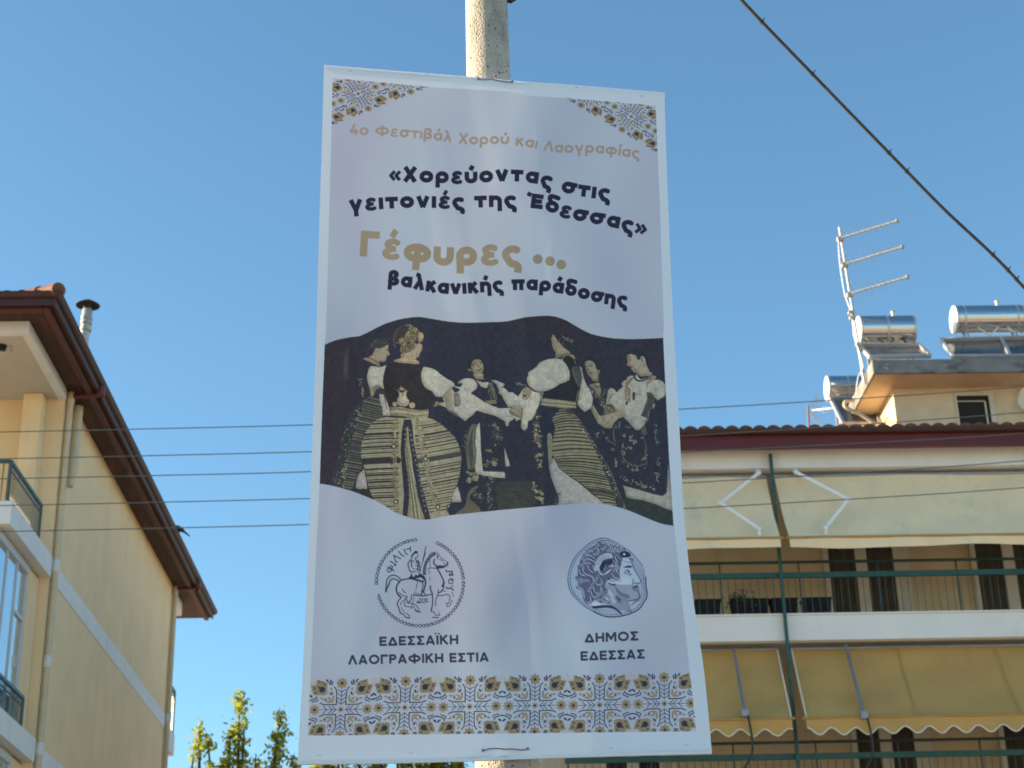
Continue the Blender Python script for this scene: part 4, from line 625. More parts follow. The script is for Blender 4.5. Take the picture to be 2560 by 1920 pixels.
# ---------------------------------------------------------------- materials
M = dict(
    ground=mat('bounce_ground', (.66, .54, .39), .95, .2, .8), road=mat('asphalt', (.05, .05, .052), .9, .2, 4, .3, 120), pave=mat('paving', (.62, .52, .39), .9, .15, 3, .2, 60), kerb=mat('kerb_stone', (.4, .39, .37), .9, .12, 5),  # unseen ground and paving, coloured pale and warm to bounce sunlight upward
    pole=mat('pole_concrete', (.42, .39, .34), .85, .22, 9, .5, 160, speck=((.08, .075, .065), 110, .62), stain=((.12, .11, .10), .75, .52, (9, 9, 4))),
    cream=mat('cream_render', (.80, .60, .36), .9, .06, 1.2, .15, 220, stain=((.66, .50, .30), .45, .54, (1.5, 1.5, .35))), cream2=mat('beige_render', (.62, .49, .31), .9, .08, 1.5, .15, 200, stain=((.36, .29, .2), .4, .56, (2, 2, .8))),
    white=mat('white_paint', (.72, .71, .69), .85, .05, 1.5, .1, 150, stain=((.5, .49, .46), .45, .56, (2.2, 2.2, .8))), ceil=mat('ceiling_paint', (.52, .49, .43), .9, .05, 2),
    timber=mat('eave_timber', (.05, .02, .015), .75, .3, 5, .25, 60, stretch=(6, .5, 6), stain=((.15, .055, .022), .6, .5, (5, .8, 5))), fascia=mat('maroon_metal', (.10, .016, .019), .45, .14, 3, spec=.4), gutter=mat('gutter_metal', (.05, .017, .017), .6, .2, 4),
    tile=mat('clay_tile', (.15, .06, .04), .85, .3, 7, .3, 60, stain=((.13, .06, .04), .6, .55, (3, 3, 3))), conc=mat('weathered_concrete', (.21, .21, .205), .9, .2, 3, .4, 60, stain=((.05, .052, .042), .7, .5, (2.2, 2.2, 5)), speck=((.5, .5, .5), 9, .66)),
    tower=mat('tower_render', (.68, .55, .37), .9, .1, 2, .2, 120, stain=((.25, .15, .08), .55, .62, (2.5, 2.5, 5))), pipe=mat('pipe_plastic', (.56, .46, .30), .5, .1, 4), pipew=mat('pipe_collar', (.66, .64, .58), .5, .1, 6),
    green=mat('green_paint', (.016, .075, .066), .4, .2, 4), dgreen=mat('dark_rail_paint', (.018, .04, .042), .4, .2, 4), grate=mat('rail_bars', (.05, .08, .075), .5, .2, 4), navyrail=mat('blue_green_rail', (.03, .075, .09), .4, .2, 4),
    awn=mat('cream_canvas', (.82, .645, .41), .9, .06, 2, .2, 300, stretch=(1, 1, .5), stain=((.44, .43, .34), .4, .55, (2, 2, 1.2))), awny=mat('yellow_canvas', (.51, .30, .095), .9, .09, 1.1, .2, 300, stain=((.36, .23, .09), .45, .54, (1.6, 1.6, .9))), hem=mat('awning_trim', (.7, .66, .55), .8, .1, 9), seam=mat('seam_thread', (.34, .24, .09), .9, .1, 9), mould=mat('painted_moulding', (.085, .027, .023), .65, .2, 4, .1, 40, stretch=(4, .4, 4)), cowl=mat('sooty_cowl', (.06, .058, .055), .7, .3, 9), orange=mat('awning_bar', (.40, .23, .06), .5, .1, 5),
    arm=mat('white_arm', (.74, .75, .76), .4, .05, 6), grey=mat('grey_metal', (.3, .31, .33), .4, .15, 6, metal=.6), frame=mat('door_frame', (.62, .56, .46), .6, .06, 4), curtain=mat('dark_curtain', (.085, .075, .052), .9, .25, 3), dark=mat('opening_shade', (.02, .018, .016), .9, .2, 3),
    steel=mat('tank_steel', (.62, .62, .62), .16, .05, 4, .04, 20, metal=1.0), steelw=mat('tank_end', (.8, .8, .8), .4, .06, 6, metal=.3), alu=mat('aluminium', (.55, .55, .55), .4, .1, 6, metal=.7), frost=mat('frosted_panel', (.10, .11, .11), .25, .4, 6, stain=((.42, .43, .42), .8, .6, (9, 9, 9))),
    rust=mat('rusty_mast', (.22, .1, .08), .7, .3, 12), galv=mat('galvanised', (.42, .41, .38), .5, .2, 9, metal=.4), black=mat('black_cable', (.022, .022, .025), .6, .2, 9), wire=mat('wire_grey', (.09, .10, .10), .5, .2, 9), cable=mat('aged_cable', (.035, .03, .028), .7, .3, 12),
    flue=mat('flue_metal', (.40, .41, .41), .5, .25, 8, metal=.2, stain=((.2, .2, .19), .6, .55, (6, 6, 6))), dish=mat('dish_paint', (.78, .74, .62), .4, .05, 4), plant=mat('potted_leaf', (.06, .09, .045), .7, .4, 9), pot=mat('planter_plastic', (.008, .008, .009), .9, .2, 9), bird=mat('black_feather', (.012, .012, .014), .6, .2, 9), bark=mat('bark', (.09, .07, .05), .95, .3, 8, .4, 30),
    tie=mat('tie_wire', (.26, .28, .34), .35, .2, 30, metal=.8), wframe=mat('window_frame_white', (.52, .54, .56), .4, .04, 5), hemw=mat('banner_hem', (.74, .75, .76), .75, .04, 30, .15, 500))
def glass(name, tint, rough=.03):
    m = bpy.data.materials.new(name); m.use_nodes = True; t = m.node_tree; p = t.nodes['Principled BSDF']
    g = t.nodes.new('ShaderNodeNewGeometry'); n = t.nodes.new('ShaderNodeTexNoise'); n.inputs['Scale'].default_value = .7; t.links.new(g.outputs['Position'], n.inputs['Vector'])
    b = t.nodes.new('ShaderNodeBump'); b.inputs['Strength'].default_value = .05; b.inputs['Distance'].default_value = .05; t.links.new(n.outputs[0], b.inputs['Height']); t.links.new(b.outputs[0], p.inputs['Normal'])
    p.inputs['Base Color'].default_value = (*tint, 1); p.inputs['Roughness'].default_value = rough; p.inputs['IOR'].default_value = 1.5; p.inputs['Specular IOR Level'].default_value = .8; return m
M['glass'] = glass('window_glass', (.03, .035, .04)); M['glassw'] = glass('balcony_glass', (.62, .70, .76)); M['glassw'].node_tree.nodes['Principled BSDF'].inputs['Metallic'].default_value = .85; M['collector'] = glass('collector_glass', (.05, .055, .06), .12)
def leafmat():
    m = bpy.data.materials.new('tree_leaf'); m.use_nodes = True; t = m.node_tree; p = t.nodes['Principled BSDF']; g = t.nodes.new('ShaderNodeNewGeometry')
    cr_ = t.nodes.new('ShaderNodeValToRGB'); e = cr_.color_ramp.elements; e[0].position = 0; e[0].color = (.12, .20, .015, 1); e[1].position = 1; e[1].color = (.46, .45, .05, 1)
    t.links.new(g.outputs['Random Per Island'], cr_.inputs[0]); t.links.new(cr_.outputs[0], p.inputs['Base Color']); p.inputs['Roughness'].default_value = .55
    tr = t.nodes.new('ShaderNodeBsdfTranslucent'); mx = t.nodes.new('ShaderNodeMixShader'); mx.inputs[0].default_value = .5; t.links.new(cr_.outputs[0], tr.inputs[0]); t.links.new(p.outputs[0], mx.inputs[1]); t.links.new(tr.outputs[0], mx.inputs[2]); t.links.new(mx.outputs[0], t.nodes['Material Output'].inputs[0]); return m
M['leaf'] = leafmat()
rnd = random.Random(3)
# ---------------------------------------------------------------- setting
g = MB(); g.quad((-900, -900, -.02), (900, -900, -.02), (900, 900, -.02), (-900, 900, -.02)); tag(obj('ground', g, M['ground']), kind='structure')
g = MB(); g.quad((-60, -3.5, 0), (60, -3.5, 0), (60, 3.2, 0), (-60, 3.2, 0)); g.quad((-5, 3.2, 0), (1, 3.2, 0), (1, 80, 0), (-5, 80, 0)); tag(obj('road', g, M['road']), kind='structure')
g = MB(); g.box(1.0, 60, 3.32, 26.0, -.01, .12); tag(obj('pavement', g, M['pave']), kind='structure')
g = MB(); g.box(1.0, 60, 3.2, 3.32, -.01, .13); tag(obj('kerb', g, M['kerb']), kind='structure')

# ---------------------------------------------------------------- pole
BY = 4.2
pt = atY(1221, 190, BY + .1); pb = atY(1268, 1912, BY + .1); PXY = (pb.x, BY + .1)
def prad(z): return .0815 - (z - pb.z) * (.0815 - .066) / (pt.z - pb.z)
post = thing('street_pole', 'speckled grey concrete street pole standing behind the festival banner, its left half in sun', 'pole', (PXY[0], PXY[1], .12))
zs = [.12, 1, 2, 3, 4, 5, 6, 7, 8.2]
lean = lambda z: PXY[0] + (pt.x - pb.x) * (z - pb.z) / (pt.z - pb.z)
obj('shaft', MB().tube([(lean(z), PXY[1], z) for z in zs], [prad(z) for z in zs], 40), M['pole'], post)
obj('base_collar', MB().lathe((PXY[0], PXY[1], .12), [(.19, 0), (.19, .1), (.15, .14), (prad(.3), .16)], 32), M['conc'], post)
obj('pole_cap', MB().lathe((lean(8.2), PXY[1], 8.2), [(prad(8.2) + .006, -.03), (prad(8.2) + .006, .02), (.03, .05), (0, .055)], 24), M['grey'], post)

# ---------------------------------------------------------------- banner
EL = [(810, 162), (804, 380), (797, 600), (792, 800), (783, 1050), (773.5, 1290), (766, 1483), (754, 1725), (743.5, 1911)]
ER = [(1661, 231), (1667, 420), (1675, 620), (1683, 800), (1698, 1060), (1712, 1314), (1738, 1532), (1760, 1677), (1780, 1884)]
ET = [(810, 162), (1000, 177.5), (1163, 190), (1280, 201), (1450, 213.5), (1661, 231)]
EB = [(743.5, 1911), (960, 1908), (1165, 1902.5), (1359, 1895.5), (1560, 1889.5), (1780, 1884)]
def resamp(E, n, by):
    P = np.array(cr(E, 16)); s_ = P[:, by]; t_ = np.linspace(s_[0], s_[-1], n); return np.stack([np.interp(t_, s_, P[:, 0]), np.interp(t_, s_, P[:, 1])], 1)
NU, NV = 740, 1360
L_, R_, T_, B_ = resamp(EL, NV, 1), resamp(ER, NV, 1), resamp(ET, NU, 0), resamp(EB, NU, 0)
u = np.linspace(0, 1, NU)[None, :, None]; v = np.linspace(0, 1, NV)[:, None, None]
PX = (1 - u) * L_[:, None] + u * R_[:, None] + (1 - v) * T_[None] + v * B_[None] - ((1 - u) * (1 - v) * T_[0] + u * (1 - v) * T_[-1] + (1 - u) * v * B_[0] + u * v * B_[-1])
def ban_pts(PX, u, v, lift=0.0):
    c = np.stack([PX[..., 0] - CX, PX[..., 1] - CY, np.full(PX.shape[:-1], FPX)], -1) / FPX
    d = np.stack([c @ np.array(vx), c @ np.array(vy), c @ np.array(vz)], -1)
    psi = np.radians(9.0 * (1 - v) + 0.5 * v); n0, n1 = np.sin(psi), -np.cos(psi); p0x = pb.x + (pt.x - pb.x) * (1 - v)
    t = (p0x * n0 + BY * n1) / (d[..., 0] * n0 + d[..., 1] * n1)
    env = np.sin(np.pi * np.clip(u, 0, 1)) ** .6
    f = .013 * np.sin(2 * np.pi * (u * 1.3 + .22 * np.sin(2.2 * v * np.pi + .6)) + .8) * (.35 + v * (1 - v) * 2.2)
    f += .0075 * np.sin(2 * np.pi * (u * 3.1 - .8 * v + .12 * np.sin(7 * v))) * np.sin(np.pi * v) + .0055 * np.sin(2 * np.pi * (u * 2.1 + 1.7 * v) + 1.3) * np.sin(np.pi * v)
    f += .0062 * np.exp(-((u - .42 - .35 * v) / .035) ** 2) * np.clip(1 - v / .55, 0, 1) - .0064 * np.exp(-((u - .60 + .55 * v) / .04) ** 2) * np.clip(1 - v / .45, 0, 1)
    f += .0068 * np.exp(-((u - .47 - .45 * (1 - v)) / .03) ** 2) * np.clip(v * 2.2 - 1.2, 0, 1) - .006 * np.exp(-((u - .50 + .5 * (1 - v)) / .035) ** 2) * np.clip(v * 2.4 - 1.3, 0, 1)
    f += .0036 * np.sin(2 * np.pi * (u * 6.3 + 1.1 * np.sin(3.1 * v + 2))) * np.sin(np.pi * v) * env
    for u0, k_, w0, a0, v0, v1 in ((.20, .55, .022, .0030, .02, .42), (.78, -.6, .025, .0034, .0, .36), (.36, .25, .018, -.0026, .05, .5), (.66, -.2, .02, .0028, .12, .62), (.25, -.4, .024, .0030, .62, .98), (.74, .45, .022, -.0030, .6, .97), (.52, .12, .018, .0028, .55, .95), (.88, .1, .02, .0024, .3, .8), (.10, -.08, .02, .0024, .25, .75)):
        f += a0 * np.exp(-((u - u0 - k_ * (v - v0) + .02 * np.sin(9 * v + u0 * 20)) / w0) ** 2) * np.sin(np.pi * np.clip((v - v0) / (v1 - v0), 0, 1)) ** 1.2
    return np.array(CAM) + d * (t - f - lift)[..., None]
U2 = np.broadcast_to(u[..., 0], (NV, NU)); V2 = np.broadcast_to(v[..., 0], (NV, NU))
XYZ = ban_pts(PX, U2, V2)
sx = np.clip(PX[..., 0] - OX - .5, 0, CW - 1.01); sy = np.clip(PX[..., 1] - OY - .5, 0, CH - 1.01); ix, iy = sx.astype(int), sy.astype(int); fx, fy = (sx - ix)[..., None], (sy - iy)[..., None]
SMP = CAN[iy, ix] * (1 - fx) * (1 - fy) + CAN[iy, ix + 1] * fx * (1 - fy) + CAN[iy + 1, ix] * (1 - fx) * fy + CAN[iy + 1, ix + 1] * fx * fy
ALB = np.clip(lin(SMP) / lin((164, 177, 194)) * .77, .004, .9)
bc = XYZ.mean((0, 1)); bloc = Vector((bc[0], BY - .01, XYZ[..., 2].min()))
banner = thing('festival_banner', 'white printed festival banner with dancers photograph and greek lettering tied to the pole', 'banner', bloc)
me = bpy.data.meshes.new('cloth'); nv = NU * NV
me.vertices.add(nv); me.vertices.foreach_set('co', (XYZ - np.array(bloc)).astype(np.float32).ravel())
ii = (np.arange(NV - 1)[:, None] * NU + np.arange(NU - 1)[None]).ravel(); quads = np.stack([ii, ii + NU, ii + NU + 1, ii + 1], 1).astype(np.int32); nq = len(quads)
me.loops.add(nq * 4); me.loops.foreach_set('vertex_index', quads.ravel()); me.polygons.add(nq); me.polygons.foreach_set('loop_start', np.arange(0, nq * 4, 4, dtype=np.int32)); me.polygons.foreach_set('use_smooth', np.ones(nq, bool)); me.update()
ca = me.color_attributes.new('print', 'FLOAT_COLOR', 'POINT'); ca.data.foreach_set('color', np.concatenate([ALB, np.ones((NV, NU, 1))], -1).astype(np.float32).ravel())
m = bpy.data.materials.new('printed_cloth'); m.use_nodes = True; t_ = m.node_tree; p_ = t_.nodes['Principled BSDF']; at = t_.nodes.new('ShaderNodeAttribute'); at.attribute_name = 'print'
p_.inputs['Roughness'].default_value = .62; p_.inputs['Specular IOR Level'].default_value = .25
gm = t_.nodes.new('ShaderNodeNewGeometry'); wv = []
for dr in ('X', 'Z'):
    w_ = t_.nodes.new('ShaderNodeTexWave'); w_.bands_direction = dr; w_.inputs['Scale'].default_value = 160; w_.inputs['Distortion'].default_value = .6; t_.links.new(gm.outputs['Position'], w_.inputs['Vector']); wv.append(w_)
ad = t_.nodes.new('ShaderNodeMath'); t_.links.new(wv[0].outputs[1], ad.inputs[0]); t_.links.new(wv[1].outputs[1], ad.inputs[1])
bm_ = t_.nodes.new('ShaderNodeBump'); bm_.inputs['Strength'].default_value = .12; bm_.inputs['Distance'].default_value = .001; t_.links.new(ad.outputs[0], bm_.inputs['Height']); t_.links.new(bm_.outputs[0], p_.inputs['Normal'])
mr_ = t_.nodes.new('ShaderNodeMapRange'); mr_.inputs[2].default_value = 2; mr_.inputs[3].default_value = .96; mr_.inputs[4].default_value = 1.04; t_.links.new(ad.outputs[0], mr_.inputs[0])
mu = t_.nodes.new('ShaderNodeMix'); mu.data_type = 'RGBA'; mu.blend_type = 'MULTIPLY'; mu.inputs[0].default_value = 1; t_.links.new(at.outputs['Color'], mu.inputs[6]); t_.links.new(mr_.outputs[0], mu.inputs[7]); t_.links.new(mu.outputs[2], p_.inputs['Base Color'])
trl = t_.nodes.new('ShaderNodeBsdfTranslucent'); t_.links.new(mu.outputs[2], trl.inputs[0]); ms = t_.nodes.new('ShaderNodeMixShader'); ms.inputs[0].default_value = .07
t_.links.new(p_.outputs[0], ms.inputs[1]); t_.links.new(trl.outputs[0], ms.inputs[2]); t_.links.new(ms.outputs[0], t_.nodes['Material Output'].inputs[0])
me.materials.append(m); cl = bpy.data.objects.new('cloth', me); COL.objects.link(cl); cl.parent = banner
back = Vector((0, .011, 0))
for row, rr, nm in ((0, .009, 'top_hem'), (NV - 1, .008, 'bottom_hem')):
    P = [Vector(XYZ[row, k]) + back * (rr / .011) + Vector((0, 0, rr if row else -rr)) for k in list(range(0, NU, 20)) + [NU - 1]]
    obj(nm, MB().tube(P, rr, 14), M['hemw'], banner)
def on_ban(px, py, lift):
    d = np.hypot(PX[..., 0] - px, PX[..., 1] - py); k = np.unravel_index(d.argmin(), d.shape); return Vector(XYZ[k]) + (CAM - Vector(XYZ[k])).normalized() * lift
for P in ([(1196, 197), (1215, 197.5), (1228, 198), (1245, 202), (1262, 203), (1281, 205)], [(1208, 1876), (1222, 1872), (1245, 1871), (1260, 1873), (1280, 1871.5), (1305, 1875), (1320, 1872)]):
    pts = [on_ban(x, y, .004 + .004 * math.sin(i * 1.9)) for i, (x, y) in enumerate(P)]
    e0, e1 = pts[0] + Vector((0, .014, 0)), pts[-1] + Vector((0, .014, 0))
    zz = (e0.z + e1.z) / 2; rr = prad(zz) + .003; c = Vector((lean(zz), PXY[1], zz))
    loop = [c + Vector((rr * math.cos(a), rr * math.sin(a), 0)) for a in [math.radians(200 - k * 20) for k in range(12)]]
    tr_ = MB().tube([e0] + pts + [e1], .0015, 8); tr_.tube([e0] + loop + [e1], .0015, 8); tr_.lathe(pts[0] - Vector((0, .002, 0)), [(.0034, -.002), (.0034, .002), (0, .003)], 10, (0, -1, 0)); tr_.lathe(pts[-1] - Vector((0, .002, 0)), [(.0034, -.002), (.0034, .002), (0, .003)], 10, (0, -1, 0))
    obj('wire_tie', tr_, M['tie'], banner)

# ---------------------------------------------------------------- apartment building at the right
FY, WY = 27.0, 28.5                                        # front of the balconies, wall behind them
zat = lambda y, Y=FY, x=2150: atY(x, y, Y).z
XL = atY(1395, 1400, FY).x; XR = 15.0
right = thing('apartment_building', 'cream apartment building with maroon eave, cream and mustard awnings and green balcony rails', 'building', ((XL + XR) / 2, 30, 0))
ZE = zat(1147, FY - .0) ; zf1, zf0 = zat(1073, FY - .25), zat(1122, FY - .25)      # eave fascia
zb1, zb0 = zat(1123), zat(1167)                            # white beam under the eave
zs1, zs0 = zat(1536), zat(1598)                            # upper balcony slab
FL = zs1 - zb1                                             # negative: one storey
ST = 3.0
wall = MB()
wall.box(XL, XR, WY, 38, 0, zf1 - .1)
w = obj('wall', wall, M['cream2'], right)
obj('beam', MB().box(XL - .1, XR, FY, FY + .25, zb0, zb1 + .06), M['white'], right)
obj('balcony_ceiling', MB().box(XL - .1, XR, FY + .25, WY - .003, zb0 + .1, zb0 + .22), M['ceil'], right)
obj('eave_soffit', MB().box(XL - .35, XR + .3, FY - .25, 38.3, zb1 + .063, zf0 + .0 + .12), M['timber'], right)
obj('fascia', MB().box(XL - .4, XR + .35, FY - .34, FY - .253, zf0, zf1), M['fascia'], right)
gu = MB(); gp = [(FY - .345 - .07 * (1 - math.cos(a)), zf1 - .065 + .0 - .065 * math.sin(a)) for a in [math.pi * k / 10 for k in range(11)]]
for k in range(10): gu.quad((XL - .4, *gp[k]), (XR + .35, *gp[k]), (XR + .35, *gp[k + 1]), (XL - .4, *gp[k + 1]))
gu.bar((XL - .4, gp[-1][0], gp[-1][1]), (XR + .35, gp[-1][0], gp[-1][1]), .012); obj('gutter', gu, M['gutter'], right)
def tiles(x0, x1, f, depth, rise, pitch=.235, n=9):        # waved tile sheet: f(x) -> front point, running back along +Y
    mb = MB(); N = int((x1 - x0) / pitch * n); vs = []
    for j in range(2):
        for i in range(N + 1):
            x = x0 + (x1 - x0) * i / N; h = abs(math.sin(math.pi * i / n)) ** .7 * .062
            vs.append((x, f + depth * j, rise[0] + (rise[1] - rise[0]) * j + h))
    mb.add(vs, [(i, i + 1, N + 2 + i, N + 1 + i) for i in range(N)], True)
    for i in range(N):                                     # mortar closing the front of each tile
        mb.add([vs[i], vs[i + 1], (vs[i + 1][0], f + .012, rise[0] - .02), (vs[i][0], f + .012, rise[0] - .02)], [(0, 1, 2, 3)])
    return mb
roofm = tiles(XL - .4, XR + .35, FY - .36, 4.2, (zf1 - .005, zf1 + .9)); roofm.quad((XL - .4, FY + 3.84, zf1 + .9), (XR + .35, FY + 3.84, zf1 + .9), (XR + .35, 38.3, zf1 + .2), (XL - .4, 38.3, zf1 + .2)); obj('roof', roofm, M['tile'], right)
for k, (z1, z0) in enumerate(((zs1, zs0), (zs1 - ST, zs0 - ST), (zs1 - 2 * ST, zs0 - 2 * ST))):
    sl_ = obj('balcony_slab', MB().box(XL - .1, XR, FY, FY + .16, z0, z1), M['white'], right)
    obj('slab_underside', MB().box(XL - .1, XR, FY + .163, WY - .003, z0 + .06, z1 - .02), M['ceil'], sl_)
    obj('slab_coping', MB().box(XL - .12, XR, FY - .03, FY + .2, z1 + .002, z1 + .03), M['white'], sl_)
    rail = obj('railing', MB().box(XL, XR, FY + .04, FY + .1, zat(1439) - k * ST, zat(1426) - k * ST), M['green'], right)
    zt, zbm = zat(1400) - k * ST, zat(1534) - k * ST
    obj('top_rail', MB().box(XL, XR, FY + .05, FY + .09, zt - .018, zt + .022), M['dgreen'], rail)
    obj('bottom_rail', MB().box(XL, XR, FY + .05, FY + .09, zbm - .015, zbm + .015), M['green'], rail)
    x = atY(1800, 1415, FY).x - 1.32 * 3
    while x < XR:
        if x > XL: obj('stanchion', MB().box(x - .012, x + .012, FY + .055, FY + .085, zbm + .015, zt - .018), M['dgreen'], rail)
        x += 1.32
    bs = MB(); x = XL + .06
    while x < min(XR, 9.0): bs.bar((x, FY + .07, zbm + .015), (x, FY + .07, zat(1441) - k * ST), .008); x += .125
    obj('bars', bs, M['grate'], rail)
# green post in front of the balconies
gx = atY(1960, 1520, FY - .06).x
obj('post', MB().box(gx - .025, gx + .025, FY - .1, FY - .035, 0, zf0 - .003), M['green'], right)
# awnings: canvas, bar, valance, arms
def awning(x0t, x1t, x0b, x1b, yt, yb, zt, zb, m, val, scal, arms, kind):
    a = [Vector((x0t, yt, zt)), Vector((x1t, yt, zt)), Vector((x1b, yb, zb)), Vector((x0b, yb, zb))]
    c = MB(); nx, ny = 60, 14; vs = []
    for j in range(ny + 1):
        for i in range(nx + 1):
            s_, t = i / nx, j / ny; p = (a[0] * (1 - s_) + a[1] * s_) * (1 - t) + (a[3] * (1 - s_) + a[2] * s_) * t
            sag = .035 * math.sin(math.pi * t) + .012 * math.sin(s_ * 31 + t * 4 + 2 * math.sin(s_ * 9)) * math.sin(math.pi * t) + .008 * math.sin(t * 11 + s_ * 14); vs.append(p + Vector((0, sag, -sag)))
    c.add(vs, [(j * (nx + 1) + i, j * (nx + 1) + i + 1, (j + 1) * (nx + 1) + i + 1, (j + 1) * (nx + 1) + i) for j in range(ny) for i in range(nx)], True)
    o = obj('awning', c, m, right)
    obj('front_bar', MB().tube([(x0b - .05, yb - .012, zb), (x1b + .05, yb - .012, zb)], .022, 10), M['orange'], o)
    v_ = MB(); N = int((x1b - x0b) / .02); top, bot = [], []
    for i in range(N + 1):
        x = x0b + (x1b - x0b) * i / N; d = val - (scal * .5 * (1 + math.cos(2 * math.pi * (x - x0b) / .385)) if scal else .02 * math.sin(x * 1.7) - .015); top.append((x, yb - .012 + .008 * math.sin(x * 5), zb - .02)); bot.append((x, yb - .012 + .02 * math.sin(x * 4.2 + 1), zb - .02 - d))
    v_.add(top + bot, [(i, i + 1, N + 2 + i, N + 1 + i) for i in range(N)], True); obj('valance', v_, m, o)
    if scal:
        obj('valance_trim', MB().tube([Vector(p) + Vector((0, -.006, 0)) for p in bot], .012, 6), M['hem'], o)
        [obj('edge_binding', MB().bar(p + d_, q + d_, .02, .02), M['hem'], o) for p, q, d_ in ((a[0], a[3], Vector((.01, -.02, 0))), (a[1], a[2], Vector((-.01, -.02, 0))))]
    if scal:
        for fx_ in ([.5] if x1t < 3 + x0t - 9 else []): pass
        xs = [x for x in np.arange(x0t + 1.75, x1t - .3, 1.62)]
        for x in xs:
            s_ = (x - x0t) / (x1t - x0t); xb_ = x0b + (x1b - x0b) * s_; P_m = [Vector((x + (xb_ - x) * t, yt + (yb - yt) * t + .035 * math.sin(math.pi * t) - .034, zt + (zb - zt) * t - .035 * math.sin(math.pi * t) + .006)) for t in [k / 12 for k in range(13)]]
            sm_ = MB()
            for p, q in zip(P_m, P_m[1:]): sm_.bar(p, q, .016, .004, (0, -1, .6))
            obj('seam', sm_, M['seam'], o)
    r_ = MB().tube([(x0t, yt + .05, zt + .03), (x1t, yt + .05, zt + .03)], .04, 12); obj('roller', r_, M['grey'], o)
    for P in arms:
        am = MB()
        if kind == 'fold':
            for p, q in zip(P, P[1:]): am.bar(p, q, .036, .05)
            for p in P: am.lathe(p + Vector((0, .03, 0)), [(.0, 0), (.04, 0), (.04, -.06), (0, -.06)], 10, (0, 1, 0))
            am.bar(P[0], P[0] + Vector((0, .12, .09)), .07, .06); am.bar(P[-1], P[-1] + Vector((0, 0, -.12)), .035, .035)
            obj('folding_arm', am, M['arm'], o)
        else:
            am.bar(P[0], P[1], .045, .03); am.box(P[1].x - .055, P[1].x + .055, P[1].y - .05, P[1].y + .02, P[1].z - .06, P[1].z + .05); so_ = obj('drop_arm', am, M['grey'], o)
            obj('crank_handle', MB().tube(cr3([P[1] + Vector((.04, -.04, -.05)), P[1] + Vector((.07, -.05, -.35)), P[1] + Vector((.06, -.05, -.62)), P[1] + Vector((-.03, .02, -.8)), P[1] + Vector((-.08, .1, -.86))]), .018, 8), M['black'], so_)
def cr3(P, n=6):
    P = [Vector(p) for p in P]; out = []
    for i in range(len(P) - 1):
        a, b, c, d = P[max(0, i - 1)], P[i], P[i + 1], P[min(len(P) - 1, i + 2)]
        for j in range(n):
            t = j / n; out.append(.5 * (2 * b + (c - a) * t + (2 * a - 5 * b + 4 * c - d) * t * t + (3 * b - a - 3 * c + d) * t ** 3))
    return out + [P[-1]]
def X(px, py, Y): return atY(px, py, Y).x
yt, yb = FY + .12, FY - .55
zt, zb = zat(1190, yt), zat(1342, yb)
fold = lambda ps: [atY(x, y, Y) for (x, y), Y in zip(ps, (yt - .2, (yt + yb) / 2 - .28, yb - .06))]
awning(XL + .1, X(1915, 1190, yt), XL + .05, X(1950, 1342, yb), yt, yb, zt, zb, M['awn'], .14, 0, [fold([(1897, 1182), (1801, 1257), (1898, 1322)])], 'fold')
awning(X(1936, 1190, yt), 12, X(1973, 1342, yb), 12, yt, yb, zt, zb, M['awn'], .14, 0, [fold([(1990, 1180), (2121, 1248), (2064, 1319)])], 'fold')
yt, yb = FY + .3, FY - .62
zt, zb = zat(1622, yt), zat(1793, yb)
drop = lambda a, b: [atY(*a, yt - .12), atY(*b, yb - .04)]
awning(XL + .1, X(1944, 1622, yt), XL + .02, X(1979, 1793, yb), yt, yb, zt, zb, M['awny'], .25, .11, [drop((1834, 1622), (1862, 1782))], 'drop')
awning(X(1977, 1622, yt), 12, X(2014, 1793, yb), 12, yt, yb, zt, zb, M['awny'], .25, .11, [drop((2114, 1612), (2160, 1788))], 'drop')
sm = MB()
# glazed doors on the balconies
def door(px0, px1, py, k, dark=False):
    x0, x1 = X(px0, py, WY - .02), X(px1, py, WY - .02); z0 = zs1 - k * ST + .02; z1 = z0 + 2.25; mid = (x0 + x1) / 2
    f = MB(); y0, y1 = WY - .09, WY - .004
    f.box(x0, x0 + .09, y0, y1, z0, z1); f.box(x1 - .09, x1, y0, y1, z0, z1); f.box(x0 + .09, x1 - .09, y0, y1, z1 - .1, z1); f.box(mid - .1, mid + .1, y0, y1, z0, z1 - .1); f.box(x0 + .09, mid - .1, y0, y1, z0, z0 + .12); f.box(mid + .1, x1 - .09, y0, y1, z0, z0 + .12)
    o = obj('balcony_door', f, M['frame'], right, .006)
    for a, b in ((x0 + .09, mid - .1), (mid + .1, x1 - .09)):
        obj('pane', MB().box(a, b, WY - .03, WY - .024, z0 + .12, z1 - .1), M['curtain' if not dark else 'glass'], o) if dark else None
        if not dark:
            c = MB(); N = 40; vs = [(a + (b - a) * i / N, WY - .035 + .016 * math.sin(i * 1.25 + math.sin(i * .4)), z) for z in (z0 + .12, z1 - .1) for i in range(N + 1)]
            c.add(vs, [(i, i + 1, N + 2 + i, N + 1 + i) for i in range(N)], True); obj('curtain', c, M['curtain'], o)
    obj('reveal', MB().box(x1 + .003, x1 + .2, WY - .03, WY - .004, z0, z1 + .02), M['frame'], o)
door(2062, 2250, 1450, 0); door(2432, 2620, 1450, 0); door(2130, 2300, 1880, 1); door(2500, 2680, 1880, 1); door(1500, 1660, 1880, 1, True); door(2090, 2260, 2200, 2)
